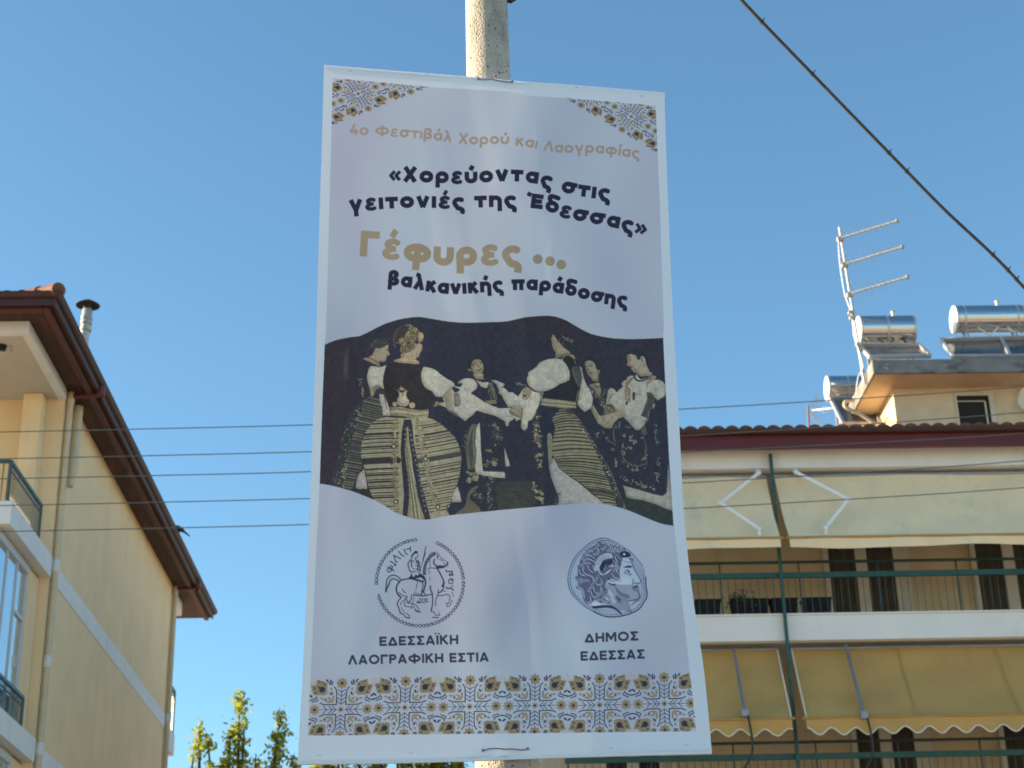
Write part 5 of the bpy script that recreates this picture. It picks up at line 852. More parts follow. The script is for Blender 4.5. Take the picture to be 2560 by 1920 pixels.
# stair tower on the roof
TY = 30.2
tc = atY(2183, 934, TY); zsf, zst = tc.z, atY(2183, 899, TY).z
wy = TY + .75; wx = atY(2231, 970, wy).x
tow = obj('stair_tower', MB().box(wx, XR, wy, 38.1, zf1 - .5, zsf - .003), M['tower'], right)
ts = MB(); ts.box(tc.x, XR + .4, TY, 38.5, zsf, zst); obj('roof_slab', ts, M['conc'], tow, .02)
obj('slab_soffit', MB().box(tc.x + .05, XR + .3, TY + .05, 38.4, zsf - .0025, zsf + .01), M['tower'], tow)
a, b = atY(2390, 990, wy - .01), atY(2481, 1062, wy - .01)
w_ = MB(); w_.box(a.x, b.x, wy - .012, wy - .004, b.z - .5, a.z); wd = obj('window', w_, M['dark'], tow)  # flat dark panel, its colour standing in for the shade inside the opening
f = MB(); f.box(a.x - .04, a.x, wy - .03, wy - .004, b.z - .5, a.z + .04); f.box(b.x, b.x + .1, wy - .03, wy - .004, b.z - .5, a.z + .04); f.box(a.x, b.x, wy - .03, wy - .004, a.z, a.z + .04); f.box(b.x - .1, b.x - .07, wy - .024, wy - .013, b.z - .5, a.z - .12); f.box(a.x, b.x - .1, wy - .024, wy - .013, a.z - .13, a.z - .11)
obj('window_frame', f, M['frame'], tow)
pp = [atY(x, y, Y) for x, y, Y in ((2190, 1062, wy - .1), (2150, 1035, wy - .14), (2117, 1020, wy - .18), (2111, 1010, wy - .18), (2117, 1003, wy - .15), (2135, 1002, wy - .02))]
obj('drain_pipe', MB().tube(cr3(pp), .035, 10), M['pipe'], tow)

# things on that roof
def heater(label, c, ln, rad, base_z, yoff, panel, bands=(0.5,), strap=False):
    h = thing('solar_water_heater', label, 'water heater', (c.x, c.y, base_z), 'solar water heaters on the flat roof')
    t = MB().tube([c + Vector((-ln / 2, 0, 0)), c + Vector((ln / 2, 0, 0))], rad, 40, False); tk = obj('tank', t, M['steel'], h)
    for s_, nm in ((-1, 'tank_end'), (1, 'tank_end')): obj(nm, MB().lathe(c + Vector((s_ * ln / 2, 0, 0)), [(rad, 0), (rad * .97, .018), (rad * .6, .04), (0, .05)], 40, (s_, 0, 0)), M['steelw'], tk)
    for b_ in list(bands) + [.005, .995]: obj('tank_band', MB().lathe(c + Vector((-ln / 2 + ln * b_, 0, 0)), [(rad + .006, -.022), (rad + .006, .022)], 40, (1, 0, 0)), M['alu'], tk)
    obj('valve', MB().lathe(c + Vector((ln * .18, 0, rad - .01)), [(.035, 0), (.035, .08), (.05, .09), (.05, .13), (.015, .16), (0, .16)], 14), M['galv'], tk)
    P = panel; n = (P[1] - P[0]).cross(P[3] - P[0]).normalized(); n = n if n.y < 0 else -n
    fr = MB()
    for i in range(4): fr.bar(P[i], P[(i + 1) % 4], .055, .085, n)
    fo = obj('collector_frame', fr, M['alu'], h); obj('collector_panel', MB().slab([p - n * .02 for p in P], -n * .03), M['frost' if not strap else 'collector'], fo)
    if strap:
        mid = MB(); mid.bar(P[0] * .5 + P[1] * .5, P[3] * .5 + P[2] * .5, .06, .07, n); obj('collector_bar', mid, M['alu'], fo)
    for s_ in (-.36, .36):
        lg = MB(); p = c + Vector((ln * s_, 0, -rad)); lg.bar(p + Vector((0, .1, .05)), Vector((p.x, c.y + .12, base_z)), .04); lg.bar(p + Vector((0, -.1, .05)), Vector((p.x, c.y - .35, base_z)), .04); lg.bar(Vector((p.x, c.y + .12, base_z + .02)), Vector((p.x, c.y - .9, base_z + .02)), .04); obj('stand_leg', lg, M['galv'], h)
    for s_, d in ((-.2, .25), (.1, -.22), (.24, .2)): obj('hose', MB().tube(cr3([c + Vector((ln * s_, -rad * .5, -rad * .86)), c + Vector((ln * s_ + d * .4, -rad * .6, -rad * 1.2)), c + Vector((ln * s_ + d, -rad * .4, -rad * 1.55))]), .016, 6), M['black'] if not strap else M['pipew'], h)
    return h
def hpts(Y, z, l, r_, t, cpt): pass
Y1 = TY + 1.05
c1 = (atY(2147, 827, Y1) + atY(2281, 825, Y1)) / 2; l1 = atY(2281, 826, Y1).x - atY(2147, 826, Y1).x; r1 = (atY(2210, 792, Y1).z - atY(2210, 861, Y1).z) / 2 * .97
pn = [atY(2146, 863, TY + .75), atY(2298, 863, TY + .75), atY(2325, 890, TY + .22), atY(2176, 893, TY + .22)]
heater('polished solar water tank banded at its middle, beside the tall aerial mast', c1, l1, r1, zst + .003, 0, pn, (.5,))
c2 = (atY(2385, 800, Y1) + atY(2553, 797, Y1)) / 2; l2 = atY(2553, 798, Y1).x - atY(2385, 798, Y1).x; r2 = (atY(2470, 766, Y1).z - atY(2470, 832, Y1).z) / 2 * .97
pn = [atY(2352, 850, TY + .8), atY(2650, 842, TY + .8), atY(2670, 890, TY + .2), atY(2382, 892, TY + .2)]
heater('solar water tank held by two straps, farthest right on the roof', c2, l2, r2, zst + .003, 0, pn, (.12, .9), True)
Y3 = 33.0
c3 = (atY(2068, 972, Y3) + atY(2205, 970, Y3)) / 2; l3 = atY(2205, 970, Y3).x - atY(2068, 970, Y3).x; r3 = (atY(2110, 942, Y3).z - atY(2110, 1001, Y3).z) / 2
zr = zf1 + .55
pn = [atY(2076, 996, Y3 - .3), atY(2180, 996, Y3 - .3), atY(2200, 1060, Y3 - 1.0), atY(2108, 1060, Y3 - 1.0)]
heater('lowest solar water tank, half hidden behind the corner of the stair tower', c3, l3, r3, zr, 0, pn, (.35,))
# television aerial
AY = TY + .55
mb_, mt = atY(2157, 920, AY), atY(2098, 568, AY)
ant = thing('television_aerial', 'tall leaning aerial mast with three long combs, clamped to the flat roof corner', 'aerial', (mb_.x, mb_.y, zsf))
obj('mast', MB().tube([mb_ - Vector((0, 0, .35)), mt], [.03, .022], 12), M['galv'], ant)
for (x0, y0), (x1, y1) in (((2097, 596), (2243, 552)), ((2109, 661), (2256, 617)), ((2122, 735), (2269, 692))):
    p, q = atY(x0, y0, AY - .05), atY(x1, y1, AY - .55); bm3 = MB().bar(p, q, .035, .035); bm3.box(q.x - .03, q.x + .03, q.y - .03, q.y + .03, q.z - .035, q.z + .035); bm3.box(p.x - .03, p.x + .09, p.y - .03, p.y + .08, p.z - .05, p.z + .04)
    bo = obj('boom', bm3, M['galv'], ant); el = MB(); d = (q - p).normalized(); side = d.cross(Vector((0, 0, 1))).normalized()
    for k in range(11):
        t = .1 + .86 * k / 10; hl = .46 * (1 - t) + .07; c = p + (q - p) * t; el.tube([c - side * hl, c + side * hl], .0042, 6)
    obj('elements', el, M['galv'], bo)
ck = [atY(x, y, AY - .06) for x, y in ((2096, 600), (2098, 640), (2104, 690), (2112, 735), (2124, 770), (2131, 800), (2135, 840), (2148, 880), (2157, 912), (2155, 925), (2145, 945), (2140, 990))]
obj('aerial_lead', MB().tube(cr3(ck), .011, 6), M['arm'], ant)
for x, y in ((2128, 782), (2131, 795), (2147, 862), (2152, 873)): p = atY(x, y, AY - .03); obj('clamp', MB().box(p.x - .06, p.x + .06, p.y - .05, p.y + .05, p.z - .03, p.z + .03), M['galv'], ant)
# small grid aerial behind the tiles
GY = 32.0; gp0 = atY(2021, 1085, GY); ga = thing('grid_aerial', 'small grid aerial on a short rusty mast, low beside the half hidden tank', 'aerial', (gp0.x, GY, gp0.z - .3))
obj('mast', MB().tube([gp0 - Vector((0, 0, .3)), atY(2020, 1014, GY)], .022, 10), M['rust'], ga)
gr = MB(); q0, q1, q2, q3 = [atY(x, y, GY + .1) for x, y in ((2025, 1020), (2042, 982), (2052, 1000), (2034, 1034))]
for k in range(6):
    t = k / 5; gr.bar(q0.lerp(q3, t), q1.lerp(q2, t), .008); gr.bar(q0.lerp(q1, t), q3.lerp(q2, t), .008)
q0, q1, q2, q3 = [atY(x, y, GY + .1) for x, y in ((2026, 1035), (2036, 1028), (2053, 1062), (2045, 1066))]
for k in range(5): t = k / 4; gr.bar(q0.lerp(q3, t), q1.lerp(q2, t), .012); gr.bar(q0.lerp(q1, t), q3.lerp(q2, t), .008)
obj('reflector', gr, M['alu'], ga)
yg = MB(); yg.bar(atY(2028, 1026, GY), atY(2088, 1020, GY - .4), .022)
for x, y in ((2052, 1024), (2060, 1023), (2070, 1022), (2080, 1021)): p = atY(x, y, GY - .25); yg.tube([p - Vector((.0, .22, .05)), p + Vector((0, .22, .05))], .007, 6)
yg.tube([atY(2056, 1019, GY - .2), atY(2064, 1017, GY - .25), atY(2086, 1018, GY - .3)], .007, 6); yg.tube([atY(2056, 1031, GY - .2), atY(2064, 1032, GY - .25), atY(2086, 1030, GY - .3)], .007, 6); obj('dipole', yg, M['alu'], ga)
# satellite dish at the edge
dc = atY(2583, 992, wy - .35); dsh = thing('satellite_dish', 'cream satellite dish on the stair tower wall, cut by the right edge', 'dish', (dc.x, wy - .05, dc.z))
prof = [(.3 * k / 8, .07 * (k / 8) ** 2) for k in range(9)]; dn = Vector((-.75, -.62, .22)).normalized()
dm = MB().lathe(dc, prof + [(.31, .075), (.305, .055)] + [(.3 * k / 8, .07 * (k / 8) ** 2 - .012) for k in range(7, -1, -1)], 32, dn); obj('reflector', dm, M['dish'], dsh)
obj('bracket', MB().bar(dc - dn * .02, Vector((dc.x + .05, wy - .003, dc.z - .1)), .05), M['galv'], dsh); obj('feed_arm', MB().bar(dc + Vector((0, 0, -.28)), dc + dn * .3 + Vector((0, 0, -.08)), .02), M['galv'], dsh)
# planters and a plant behind the upper rail
zfl = zs1 + .032
for i, (x0, x1, lab) in enumerate(((1738, 1800, 'long dark planter box nearest the banner behind the upper green rail'), (1828, 1920, 'dark planter box holding the bushy plant on the upper balcony'), (1926, 1992, 'dark planter box straddled by the green post on the upper balcony'), (2006, 2076, 'dark planter box beside the curtained balcony door, right of the green post'))):
    a, b = X(x0, 1520, FY + .4), X(x1, 1520, FY + .4); p = MB(); h = .2
    p.hexa([(a + .03, FY + .3, zfl), (b - .03, FY + .3, zfl), (b - .03, FY + .5, zfl), (a + .03, FY + .5, zfl)], [(a, FY + .27, zfl + h + .12), (b, FY + .27, zfl + h + .12), (b, FY + .53, zfl + h + .12), (a, FY + .53, zfl + h + .12)]); p.box(a - .012, b + .012, FY + .255, FY + .545, zfl + h + .122, zfl + h + .15)
    tag(obj('planter', p, M['pot'], None, 0, ((a + b) / 2, FY + .4, zfl)), lab, 'planter', 'dark planters behind the upper rail')
def leaves(mb, c, n, spread, size, flat=1.0):
    for _ in range(n):
        p = Vector(c) + Vector((rnd.gauss(0, spread), rnd.gauss(0, spread), rnd.gauss(0, spread * flat))); d = Vector((rnd.gauss(0, 1), rnd.gauss(0, 1), rnd.gauss(0, 1))).normalized(); e = d.orthogonal().normalized(); s_ = size * rnd.uniform(.6, 1.3)
        mb.add([p - d * s_ * .5, p + e * s_ * .3 - d * s_ * .05, p + d * s_ * .55, p - e * s_ * .3 + d * s_ * .05], [(0, 1, 2, 3)])
pl = thing('potted_plant', 'bushy dark plant growing from a planter behind the upper green rail', 'plant', (X(1850, 1500, FY + .4), FY + .4, zfl + .33)); lf = MB(); pc = atY(1850, 1502, FY + .4); leaves(lf, pc, 260, .11, .07, .7); obj('foliage', lf, M['plant'], pl)
obj('stem', MB().tube([(pc.x, FY + .4, zfl + .3), pc], .012, 6), M['bark'], pl)

# ---------------------------------------------------------------- apartment building at the left
YB = 26.8; XW = atY(150, 1130, YB).x
P0 = atX(204, 1042, XW); P1 = atX(428, 1460, XW); YF = atX(434, 1468, XW).y
ZT = (P0.z + P1.z) / 2
G0, G1 = atZ(148, 733, ZT + .12), atZ(545, 1533, ZT + .12); XG = (G0.x + G1.x) / 2; YG0, YG1 = G0.y, G1.y
print('left', XW, YB, YF, P0, P1, 'gutter', G0, G1)
left = thing('apartment_building', 'cream apartment building with a blank side wall, white band and dark brown eaves', 'building', (XW - 5, 31, 0))
XA = XW - 11
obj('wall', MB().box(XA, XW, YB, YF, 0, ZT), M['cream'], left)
Yf0 = 24.13                                             # balcony front
# eaves: soffit boards, fascia and gutter all round the visible corner
ov = XG - XW
so2 = MB(); so2.box(XW - .45, XG - .12, YG0 + .12, YG1, ZT + .003, ZT + .09); so2.box(XA, XW - .453, YG0 + .12, YB - .01, ZT + .003, ZT + .09); obj('soffit', so2, M['timber'], left)
for k in range(5): pass
lip = MB()
for off, w5, z0, z1 in ((.2, .1, ZT - .07, ZT + .002), (.31, .03, ZT - .025, ZT + .002)): lip.box(XG - off - w5, XG - off, YG0 + off, YG1 - .02, z0, z1); lip.box(XA, XG - off - w5 - .003, YG0 + off, YG0 + off + w5, z0, z1)
obj('eave_moulding', lip, M['mould'], left, .012)
fa = MB(); fa.box(XG - .12, XG - .09, YG0 + .09, YG1, ZT - .03, ZT + .2); fa.box(XA, XG - .123, YG0 + .09, YG0 + .12, ZT - .03, ZT + .2); obj('fascia', fa, M['gutter'], left)
gu = MB(); gq = [(-.085 + .085 * math.cos(a) * -1, -.075 * math.sin(a)) for a in [math.pi * k / 10 for k in range(11)]]
zg = ZT + .16; prof = [(-.0 - .085 + .085 * math.cos(math.pi - math.pi * k / 10), zg - .08 * math.sin(math.pi * k / 10)) for k in range(11)]
for k in range(10):
    (o0, z0), (o1, z1) = prof[k], prof[k + 1]
    gu.add([(XG + o0, YG0 - o0, z0), (XG + o0, YG1 + .03, z0), (XG + o1, YG1 + .03, z1), (XG + o1, YG0 - o1, z1)], [(0, 1, 2, 3)], True); gu.add([(XG + o0, YG0 - o0, z0), (XA, YG0 - o0, z0), (XA, YG0 - o1, z1), (XG + o1, YG0 - o1, z1)], [(0, 1, 2, 3)], True)
gu.bar((XG, YG0, zg), (XG, YG1 + .03, zg), .014); gu.bar((XG, YG0, zg), (XA, YG0, zg), .014)
for y in np.arange(YG0 + .5, YG1, .9): gu.bar((XG - .09, y, zg + .004), (XG + .004, y, zg + .004), .02, .01)
obj('gutter', gu, M['gutter'], left)
# hipped tile roof with hip cap
hz = ZT + .125; rf = MB(); slope = .36; wv_ = lambda s_: abs(math.sin(math.pi * s_ / .235)) ** .7 * .07
n = int((YG1 - YG0) / .03); vs = []
for j in range(2):
    for i in range(n + 1):
        y = YG0 + (YG1 - YG0) * i / n; vs.append((XG - .02 - 4.5 * j, y, hz + 4.5 * slope * j + wv_(y - YG0)))
keep = [(i, i + 1, n + 2 + i, n + 1 + i) for i in range(n)]
rf.add(vs, [], True)
fs = []
for i in range(n):
    y = vs[i][1]; d = min(4.5, y - YG0)                    # cut along the hip
    a, b = vs[i], vs[i + 1]; da, db = min(4.5, a[1] - YG0), min(4.5, b[1] - YG0)
    rf.add([a, b, (a[0] - db, b[1], b[2] + db * slope), (a[0] - da, a[1], a[2] + da * slope)], [(0, 1, 2, 3)], True); rf.add([a, b, (b[0] - .02, b[1], hz - .03), (a[0] - .02, a[1], hz - .03)], [(0, 1, 2, 3)])
n = int((XG - XA) / .03)
for i in range(n):
    xa, xb = XG - .02 - (XG - XA) * i / n, XG - .02 - (XG - XA) * (i + 1) / n; ha, hb = wv_(XG - xa), wv_(XG - xb); da, db = min(4.5, XG - xa), min(4.5, XG - xb)
    a, b = (xa, YG0 + .02, hz + ha), (xb, YG0 + .02, hz + hb)
    rf.add([a, b, (xb, a[1] + db, b[2] + db * slope), (xa, a[1] + da, a[2] + da * slope)], [(0, 1, 2, 3)], True); rf.add([a, b, (b[0], b[1] + .02, hz - .03), (a[0], a[1] + .02, hz - .03)], [(0, 1, 2, 3)])
rfo = obj('roof', rf, M['tile'], left)
hc = MB()
for k in range(11):
    a = Vector((XG - .04 - k * .38, YG0 + .04 + k * .38, hz + .07 + k * .38 * slope)); b = a + Vector((-.42, .42, .42 * slope)); hc.tube([a, b], [.12, .095], 14)
obj('hip_cap', hc, M['tile'], rfo)
# flue
fp = [atY(x, y, 30.5) for x, y in ((218, 870), (208, 835), (214, 790), (216, 756))]
fc = atY(216.5, 800, 30.5); fr_ = .105; zc = atY(216.5, 752, 30.5).z; zb_ = hz + .6
flue = obj('flue', MB().tube([(fc.x - .02, fc.y, zb_), (fc.x - .01, fc.y, fc.z - .1), (fc.x, fc.y, zc - .2)], fr_ * .85, 18), M['flue'], rfo)
col = MB()
for z in (atY(216, 825, 30.5).z, atY(216, 808, 30.5).z, atY(216, 797, 30.5).z): col.lathe((fc.x, fc.y, z), [(fr_ * .86, -.03), (fr_ * 1.08, -.025), (fr_ * 1.08, .06), (fr_ * .86, .07)], 20)
col.lathe((fc.x, fc.y, zc - .2), [(fr_ * .95, -.2), (fr_ * .95, 0), (fr_ * .8, 0)], 20); obj('flue_collar', col, M['flue'], rfo)
hat = MB().lathe((fc.x, fc.y, zc - .1), [(.0, .12), (.08, .1), (.24, 0), (.235, -.012), (.07, .07), (0, .08)], 24)
for k in range(4): a = math.pi / 4 + k * math.pi / 2; hat.bar((fc.x + .08 * math.cos(a), fc.y + .08 * math.sin(a), zc - .2), (fc.x + .08 * math.cos(a), fc.y + .08 * math.sin(a), zc - .06), .02)
obj('flue_cowl', hat, M['cowl'], rfo)
# white band along the wall, continuing the balcony slabs
za, zb2 = atX(148, 1425, XW).z, atX(148, 1478, XW).z
def level(z1, z0, k):
    bd = MB().box(XW + .002, XW + .012, YB + .02, YF - .02, z0, z1); obj('white_band', bd, M['white'], left)
    s_ = MB(); s_.box(XA, XW + .03, Yf0, Yf0 + .16, z0, z1 + .03); s_.box(XW - .16, XW + .03, Yf0 + .16, YB + .02, z0, z1 + .03); so_ = obj('balcony_slab', s_, M['white'], left)
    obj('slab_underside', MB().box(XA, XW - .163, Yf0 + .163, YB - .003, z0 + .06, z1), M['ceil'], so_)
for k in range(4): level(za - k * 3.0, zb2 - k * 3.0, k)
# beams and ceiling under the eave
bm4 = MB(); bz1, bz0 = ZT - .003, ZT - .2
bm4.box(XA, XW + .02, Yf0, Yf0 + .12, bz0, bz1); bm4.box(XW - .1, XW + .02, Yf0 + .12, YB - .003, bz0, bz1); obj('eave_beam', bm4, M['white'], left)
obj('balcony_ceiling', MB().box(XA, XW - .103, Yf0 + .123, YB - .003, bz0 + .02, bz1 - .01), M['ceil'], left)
obj('pillar', MB().box(XW - .62, XW - .3, YB - .3, YB - .004, 0, bz0 + .017), M['cream'], left, .02)
# railing of the top balcony, side and front
zr1 = atX(112, 1262, XW - .06).z; ra = MB()
def side_rail(zt, zbot, glassy):
    xr = XW - .06; f0, f1 = Yf0 + .05, 26.15
    r_ = MB(); r_.bar((xr, f0, zt), (xr, f1, zt), .05, .05); r_.bar((xr, f0, zt), (XA, f0, zt), .05, .05); ro = obj('railing', r_, M['navyrail'], left)
    b_ = MB(); y = f0
    while y < f1: b_.bar((xr, y, zbot), (xr, y, zt - .025), .012); y += .1
    x = xr
    while x > xr - 6: b_.bar((x, f0, zbot), (x, f0, zt - .025), .012); x -= .1
    b_.bar((xr, f1, zbot), (xr, f1, zt), .04); b_.bar((xr, f0, zbot), (xr, f0, zt), .04); b_.bar((xr, f0, zbot + .06), (xr, f1, zbot + .06), .02); b_.bar((xr, f0, zt - .12), (xr, f1, zt - .12), .02); obj('bars', b_, M['grate'], ro)
side_rail(11.08, za + .04, False); side_rail(7.93, za - 3.0 + .04, True); side_rail(4.93, za - 6.0 + .04, True)
# glazed enclosure of the balcony below
for k in (1, 2):
    xg = XW - .18; z1, z0 = zb2 - .0 - (k - 1) * 3.0 - .04, za - k * 3.0 + .1; ye0, ye1 = Yf0 + .1, 26.12
    gl = obj('glazing', MB().box(xg - .012, xg, ye0, ye1, z0 + .06, z1 - .12), M['glassw'], left); fr = MB(); fr.box(xg - .05, xg + .04, ye0, ye1, z1 - .12, z1 - .003); fr.box(xg - .05, xg + .05, ye0, ye1, z0, z0 + .06)
    for t in (0, .36, .68, 1): y = ye0 + (ye1 - ye0) * t; w2 = .035 if t in (0, 1) else .02; fr.box(xg - .03, xg + .02, y - w2, y + w2, z0 + .06, z1 - .12)
    fr.box(xg - .03, xg + .03, ye0 + (ye1 - ye0) * .68 + .02, ye1 - .035, z0 + 1.62, z0 + 1.67); obj('glazing_frame', fr, M['wframe'], gl)
    obj('front_glazing', MB().box(XA, xg - .06, ye0 - .01, ye0, z0 + .06, z1 - .12), M['glassw'], gl)
    obj('side_panel', MB().box(xg - .03, xg + .03, ye1 + .037, YB - .02, z0, z1 - .003), M['cream'], left)
# drain pipes down the two corners
for (yy_, xo) in ((YB + .12, .07), (YF - .12, .07)):
    dp = obj('drain_pipe', MB().tube([(XW + xo, yy_, ZT - .01), (XW + xo, yy_, 0)], .055, 14), M['pipe'], left)
    for z in (za - .1, za - 3.1, ZT - .12, za - 1.7): obj('pipe_collar', MB().lathe((XW + xo, yy_, z), [(.056, -.1), (.068, -.09), (.068, .09), (.056, .1)], 16), M['pipew'] if z < ZT - .5 else M['pipe'], dp)
    obj('hopper', MB().lathe((XG - .08, yy_, ZT - .1), [(.04, -.02), (.08, 0), (.09, .08), (.09, .2)], 16).tube([(XG - .08, yy_, ZT - .06), (XW + xo, yy_, ZT - .09)], .05, 12), M['fascia'], dp)
obj('vent_pipe', MB().tube([(XW + .09, YB + .62, ZT - .06), (XW + .09, YB + .62, ZT - 1.3), (XW + .07, YB + .58, ZT - 1.55)], [.085, .085, .06], 16), M['pipe'], left)
# rear balcony past the far corner
ry0, ry1 = YF + .02, YF + 1.3; xa2 = XA + 1
obj('rear_canopy', MB().box(xa2, XW + .0, YF + .003, ry1, ZT - .32, ZT - .003), M['white'], left)
pz1, pz0 = atX(426, 1822, XW).z, atX(426, 1880, XW).z
obj('rear_slab', MB().box(xa2, XW + .0, YF + .003, ry1, pz0, pz1), M['white'], left)
rr_ = MB(); zt = pz1 + 1.0; rr_.bar((XW - .05, YF + .05, zt), (XW - .05, ry1 - .05, zt), .05); rr_.bar((XW - .05, ry1 - .05, zt), (xa2, ry1 - .05, zt), .05); rr_.bar((XW - .05, ry1 - .05, pz1), (XW - .05, ry1 - .05, zt), .04); rr_.bar((XW - .05, YF + .05, zt - .14), (XW - .05, ry1 - .05, zt - .14), .025)
y = YF + .1
while y < ry1: rr_.bar((XW - .05, y, pz1), (XW - .05, y, zt - .14), .012); y += .11
obj('rear_railing', rr_, M['navyrail'], left)
obj('rear_glazing', MB().box(XW - .35, XW - .12, YF + .003, ry1 - .1, pz0 - 2.4, pz0 - .12), M['glassw'], left)
# hanging plant pot under the balcony ceiling
hp = atY(5, 860, Yf0 + .5); hl_ = thing('hanging_pot', 'small dark hanging plant pot under the white balcony ceiling, at the left edge', 'pot', (hp.x, hp.y, bz0))
hm = MB().lathe(hp, [(0, -.1), (.06, -.1), (.09, .02), (.085, .03), (0, .02)], 16); obj('pot', hm, M['pot'], hl_); lf = MB(); leaves(lf, hp + Vector((.02, 0, .04)), 70, .07, .07); obj('foliage', lf, M['plant'], hl_); obj('hook', MB().tube([hp + Vector((0, 0, .03)), (hp.x, hp.y, bz0 + .06)], .008, 6), M['black'], hl_)
hl_.name = 'hanging_plant'; tag(hl_, 'small dark hanging plant under the white balcony ceiling at the left edge', 'plant')
# bird on the gutter
bp = atX(447, 1328, XG - .0); bd = MB(); bx = Vector((bp.x, bp.y, zg))
body = [(-.09, .125, .018), (-.075, .135, .034), (-.05, .13, .04), (-.02, .105, .052), (.03, .075, .055), (.08, .045, .042), (.12, .015, .024), (.19, -.045, .017), (.24, -.085, .012)]
bd.tube([bx + Vector((a, 0, b)) for a, b, c in body], [c for a, b, c in body], 12); bd.tube([bx + Vector((-.085, 0, .128)), bx + Vector((-.125, 0, .122))], [.011, .002], 8)
for s_ in (-.02, .02): bd.tube([bx + Vector((.02, s_, .04)), bx + Vector((.01, s_, -.002))], .005, 6)
bd.hexa([bx + Vector((.0, -.05, .09)), bx + Vector((.12, -.035, .03)), bx + Vector((.13, -.03, .018)), bx + Vector((.0, -.055, .05))], [bx + Vector((.0, -.04, .09)), bx + Vector((.12, -.025, .03)), bx + Vector((.13, -.02, .018)), bx + Vector((.0, -.042, .05))])
tag(obj('bird', bd, M['bird'], None, 0, bx), 'small black bird perched on the brown gutter, tail hanging over the edge', 'bird')

# ---------------------------------------------------------------- wires
WYR = 20.0
for k, (l0, l1, r0, r1, lab) in enumerate(((1080, 1062, 1023, 967, 'topmost of the five thin dark wires crossing the street'), (1147, 1129, 1090, 1031, 'second thin wire from the top, crossing just under the maroon eave'), (1197, 1179, 1131, 1083, 'middle wire of the five thin dark wires crossing the street'), (1264, 1246, 1208, 1152, 'fourth thin wire down, crossing the upper cream awnings near their top'), (1329, 1311, 1272, 1219, 'lowest of the five thin dark wires, crossing the cream awnings'))):
    q = [(-700, l0 + 12), (0, l0), (400, (l0 + l1) / 2 + .5), (780, l1), (1240, (l1 + r0) / 2 + 2), (1700, r0), (2150, (r0 + r1) / 2 + 1), (2560, r1), (3300, r1 - 62)]
    P = cr3([atY(x, y, WYR + .12 * k) for x, y in q]); tag(obj('overhead_wire', MB().tube(P, .007, 8), M['wire'], None, 0, P[len(P) // 2]), lab, 'wire', 'thin wires crossing the street')
q = [(1560, -330), (1705, -175), (1854, 0), (2031, 185), (2222, 382), (2357, 520), (2482, 637), (2560, 719), (2700, 872), (2900, 1110)]
P = cr3([atY(x, y, 9 + (x - 1560) * .0016) for x, y in q], 10); cb = thing('overhead_cable', 'thick dark taped cable bundle sloping across the upper right sky', 'cable', P[len(P) // 2])
tw = MB().tube(P, .0115, 12); obj('cable', tw, M['cable'], cb)
t2 = []
for i, p in enumerate(P): a = i * 1.1; t2.append(p + Vector((0, math.cos(a), math.sin(a))) * .009)
obj('twisted_strand', MB().tube(t2, .0045, 8), M['cable'], cb)
for x, y in ((1905, 53), (2030, 184), (2222, 381), (2265, 427), (2485, 640), (2517, 672), (2540, 697)):
    d = min(range(len(P)), key=lambda i: (P[i] - atY(x, y, 9 + (x - 1560) * .0016)).length); dv = (P[min(d + 1, len(P) - 1)] - P[d - 1]).normalized(); obj('cable_tie', MB().tube([P[d] - dv * .012, P[d] + dv * .012], .0138, 12).tube([P[d], P[d] + Vector((.02, -.01, .025))], .004, 6), M['black'], cb)
sp = atY(1290, -4, BY + 1.2); stn = cr3([atY(x, y, BY + .1) for x, y in ((1268, 2), (1276, 0), (1286, -4), (1400, -90))]); obj('pole_lead', MB().tube(stn, .008, 8), M['black'], post)

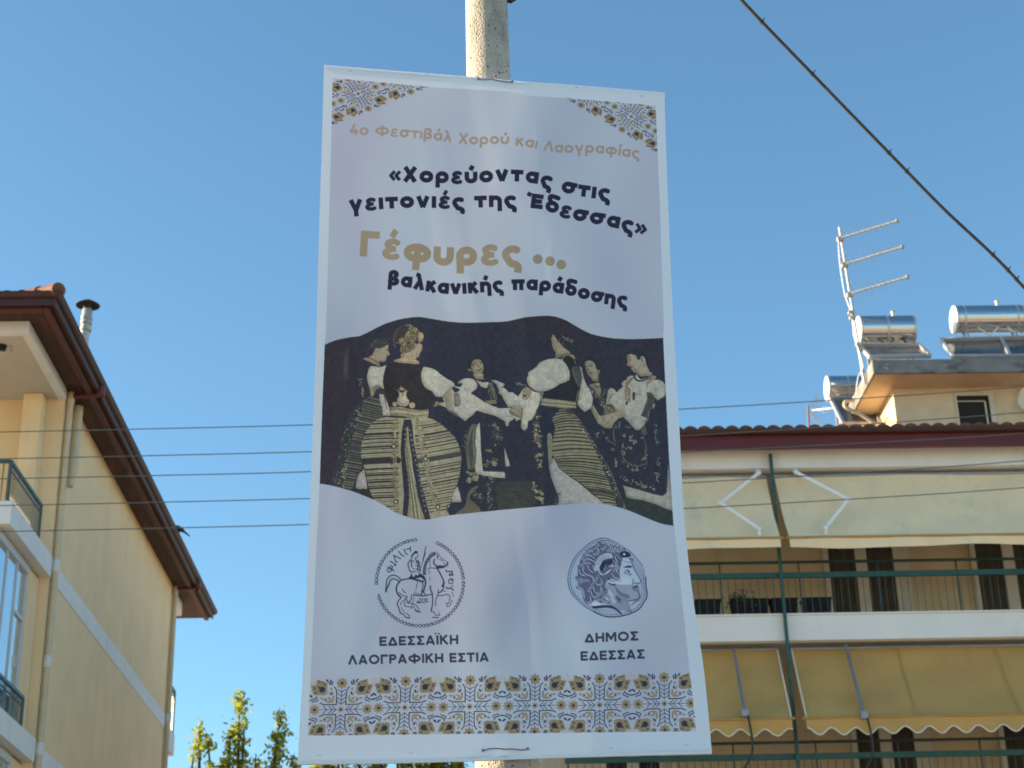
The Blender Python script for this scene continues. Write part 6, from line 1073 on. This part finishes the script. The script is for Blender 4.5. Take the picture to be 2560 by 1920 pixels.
# ---------------------------------------------------------------- trees
def tree(label, base, shoots, n, loose, size):
    t = thing('leafy_tree', label, 'tree', base, 'sunlit trees beyond the buildings'); b = Vector(base); top = max(s_[1].z for s_ in shoots)
    wood = MB(); fork = b + Vector((0, 0, top * .38)); wood.tube([b, b + Vector((.05, 0, top * .2)), fork], [.24, .19, .15], 12); cr_ = MB()
    obj('trunk', wood, M['bark'], t); limbs = MB()
    for lo, hi, wd in shoots:
        m1 = fork.lerp(lo, .6) + Vector((rnd.uniform(-.2, .2), rnd.uniform(-.2, .2), 0)); path = cr3([fork, m1, lo, lo.lerp(hi, .5) + Vector((rnd.uniform(-.08, .08), 0, 0)), hi], 5)
        R_ = [.1 * (1 - i / (len(path) - 1)) ** .8 + .008 for i in range(len(path))]; limbs.tube(path, R_, 8)
        L0 = (hi - lo).length
        for k in range(int(n * L0 / 8)):
            f = rnd.random() ** .9; p = lo.lerp(hi, f); rad = wd * (1.15 - .75 * f * f) * rnd.uniform(.15, 1.0); a = rnd.uniform(0, 6.28); c = p + Vector((rad * math.cos(a), rad * math.sin(a), rad * .5 + rnd.gauss(0, .05)))
            limbs.tube([p - Vector((0, 0, .15)), c], .009, 5); leaves(cr_, c, rnd.randint(12, 30), .085, size, 1.2)
        leaves(cr_, hi, 9, .05, size, 2.0)
    obj('limbs', limbs, M['bark'], t); obj('foliage', cr_, M['leaf'], t)
TYY = 42.0
def sh(x0, y0, x1, y1, w, Y=TYY): return (atY(x0, y0, Y), atY(x1, y1, Y), w)
c0 = atY(570, 2000, TYY)
tree('sunlit yellow green tree with three upright shoots between the left building and the banner', (c0.x, TYY, 0), [sh(512, 2040, 500, 1812, .22), sh(536, 2060, 520, 1850, .2), sh(588, 2060, 598, 1750, .28), sh(610, 2060, 612, 1810, .26), sh(570, 2060, 575, 1835, .26), sh(680, 2060, 703, 1780, .24), sh(690, 2070, 690, 1840, .24), sh(640, 2080, 640, 1895, .3), sh(740, 2080, 735, 1905, .25), sh(480, 2080, 484, 1880, .2)], 48, 3, .13)
c1_ = atY(980, 2040, TYY - 2)
tree('sunlit yellow green tree just showing under the lower edge of the banner', (c1_.x, TYY - 2, 0), [sh(x, 2080, x + rnd.uniform(-10, 10), y, .42, TYY - 2) for x, y in ((800, 1850), (845, 1840), (900, 1835), (950, 1835), (1000, 1840), (1040, 1850), (1085, 1845), (1125, 1860), (1150, 1870))], 110, 3, .14)
